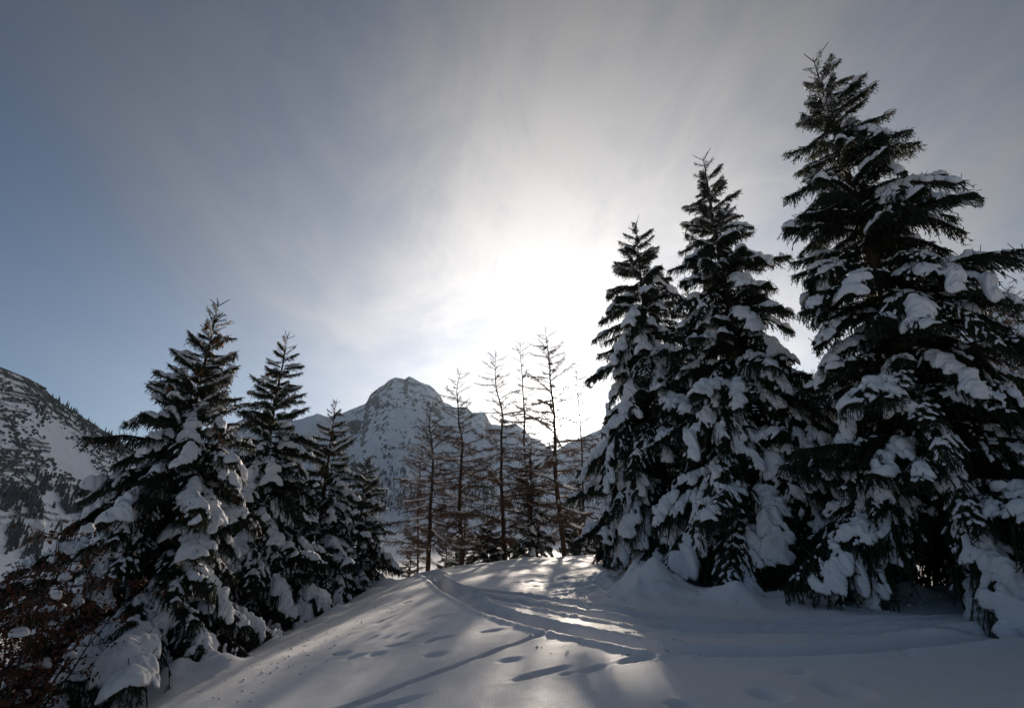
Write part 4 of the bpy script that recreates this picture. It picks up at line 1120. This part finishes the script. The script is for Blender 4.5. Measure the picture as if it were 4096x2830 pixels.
belt(150, [(0, 990, 1180), (200, 1010, 1230), (330, 1060, 1330)], 6, 11, more)
belt(90, [(40, 1330, 1560), (200, 1300, 1590), (330, 1340, 1560)], 6, 12, more)
belt(60, [(470, 1420, 1580), (640, 1420, 1590)], 6, 12, more)
belt(160, [(420, 285, 320), (600, 400, 470), (850, 565, 660), (1060, 700, 800)], 4, 8, more)
pts = []
for (px, py, h) in more:
    if in_chute(np.array(px), np.array(py)) or fbm(np.array(px / 22.), np.array(py / 22.), 2, 70) < 0.46: continue
    p = far_hit(px, py)
    if p is not None: pts.append((p.x, p.y, p.z, h))
mass("far_forest", pts, SMV, SMF3, M_FAR, "mass of small dark conifers covering the left hillside", "forest")
# brown bare larch wood at the foot of the mountain
bp = []
for _ in range(900):
    px = rr.uniform(1380, 2250); py = rr.uniform(1935, 2045)
    if fbm(np.array(px / 60.), np.array(py / 30.), 3, 8) < 0.44: continue
    p = far_hit(px, py)
    if p is not None: bp.append((p.x, p.y, p.z, rr.uniform(9, 17)))
BV = np.concatenate(SMB.v); BF3 = np.concatenate([f for f in SMB.f if f.shape[1] == 3])
mass("far_larch_wood", bp, BV, BF3, M_BROWNFAR, "brown leafless wood along the foot of the snowy mountain", "forest")
dk = []
for _ in range(500):
    px = rr.uniform(1400, 2250); py = rr.uniform(1880, 2060)
    if fbm(np.array(px / 80. + 40), np.array(py / 26.), 3, 18) < 0.55: continue
    p = far_hit(px, py)
    if p is not None: dk.append((p.x, p.y, p.z, rr.uniform(10, 20)))
mass("far_forest", dk, SMV, SMF3, M_FAR, "band of small dark conifers below the snowy mountain", "forest")
# mountain pine scrub on the hillside
ico_v, ico_f = lathe([(-.25, .3), (.05, .62), (.32, .5), (.5, .1)], 6, 0.6, np.random.default_rng(3))
sc = []
for _ in range(3600):
    cx, cy = rr.uniform(0, 1180), rr.uniform(60, 1020)
    px, py = crop6(cx, cy)
    if fbm(np.array(cx / 55.), np.array(cy / 22.), 3, 28) < 0.49: continue
    if in_chute(np.array(px), np.array(py)): continue
    p = far_hit(px, py)
    if p is not None: sc.append((p.x, p.y, p.z, rr.uniform(2.0, 5.0)))
mass("mountain_scrub", sc, ico_v, ico_f, M_FAR, "dark dwarf pine scrub dotted over the left hillside", "scrub")

# ------------------------------------------------------------------ avalanche barriers on the hillside
ROWS = [((0, 212), (350, 292), "topmost"), ((0, 246), (400, 322), "second"), ((100, 240), (380, 300), "short upper"), ((0, 300), (300, 345), "third"), ((0, 385), (205, 406), "fourth"), ((70, 430), (220, 436), "short middle"),
        ((0, 455), (120, 470), "fifth"), ((180, 632), (390, 655), "right hand middle"), ((150, 652), (405, 690), "sixth"), ((0, 702), (400, 716), "seventh"), ((0, 765), (280, 775), "eighth"),
        ((0, 820), (390, 836), "ninth"), ((0, 870), (230, 876), "tenth"), ((0, 960), (290, 968), "lowest")]
for (a, b, w) in ROWS:
    acc = Acc(); prev = None; n = 26; P = []
    for i in range(n):
        t = i / (n - 1); p = far_hit(*crop6(a[0] + (b[0] - a[0]) * t, a[1] + (b[1] - a[1]) * t))
        if p is not None: P.append(np.array(p))
    if len(P) < 3: continue
    P = np.array(P); P[1:-1] = (P[:-2] + P[1:-1] + P[2:]) / 3
    hgt = np.array([0, 0, 3.0])
    V, F = tubes(P - [0, 0, .5], P + hgt, .22, .18, 4); acc.add(V, F)
    for z in (0.6, 1.4, 2.2, 2.9):
        V, F = tubes(P[:-1] + [0, 0, z], P[1:] + [0, 0, z], .2, .2, 4); acc.add(V, F)
    o = obj("avalanche_barrier", acc.mesh("avalanche_barrier", [M_STEEL]))
    tag(o, "%s avalanche barrier row down the left hillside" % w, "avalanche barrier", "avalanche barriers")

# ------------------------------------------------------------------ crumbs and litter dropped on the snow
def litter():
    q = random.Random(44); pts = []; tw0 = []; tw1 = []
    zones = [((2260, 4050), (2300, 2450), 420), ((2100, 2900), (2400, 2640), 120)]
    spots_ = [(q.uniform(*a), q.uniform(*b)) for a, b, n in zones for _ in range(n)]
    for _ in range(150):
        t = q.random(); spots_.append((1560 - 780 * t + q.gauss(60, 60), 2360 + 450 * t + q.gauss(0, 25)))
    for pts_, hw, dep in TRACKS[:3]:
        P = path_px(pts_)
        for _ in range(150):
            k = q.randrange(len(P)); x, y = P[k][0] + q.gauss(0, 0.2), P[k][1] + q.gauss(0, 0.2)
            pts.append((x, y, float(ground_at(x, y)), 0.006 + 0.014 * q.random() ** 3))
    for (px, py) in spots_:
        h = hit_ground(px, py)
        if h is None: continue
        z = float(ground_at(h.x, h.y))
        if q.random() < 0.72: pts.append((h.x, h.y, z, 0.007 + 0.026 * q.random() ** 3))
        else:
            a = q.uniform(0, 6.28); l = q.uniform(0.02, 0.07); tw0.append((h.x, h.y, z + 0.004)); tw1.append((h.x + l * math.cos(a), h.y + l * math.sin(a), z + q.uniform(0.002, 0.02)))
    bv, bf = lathe([(-.5, .35), (-.1, .9), (.35, .75), (.7, .3), (.8, .02)], 7, 0.5, np.random.default_rng(8))
    mass("snow_crumbs", pts, bv, bf, M_TSNOW, "loose snow crumbs fallen beside the tracks and under the trees")
    V, F = tubes(tw0, tw1, 0.0035, 0.002, 4); tag(obj("fallen_twigs", mesh("fallen_twigs", V, [F], [M_BARK])), "tiny fallen spruce twigs scattered on the snow", kind="stuff")
litter()

# ------------------------------------------------------------------ valley air
def haze():
    a = Acc(); box(a, -4300, 4300, -400, 4900, VALLEY - 60, 1500)
    m = bpy.data.materials.new("thin valley haze"); m.use_nodes = True; n = m.node_tree.nodes; n.clear()
    v = n.new("ShaderNodeVolumePrincipled"); v.inputs['Color'].default_value = (0.62, 0.80, 1.0, 1); v.inputs['Density'].default_value = 0.00003; v.inputs['Anisotropy'].default_value = 0.35
    o = n.new("ShaderNodeOutputMaterial"); m.node_tree.links.new(v.outputs[0], o.inputs['Volume'])
    tag(obj("haze", a.mesh("haze", [m])), "thin bluish haze filling the valley", kind="stuff")
haze()
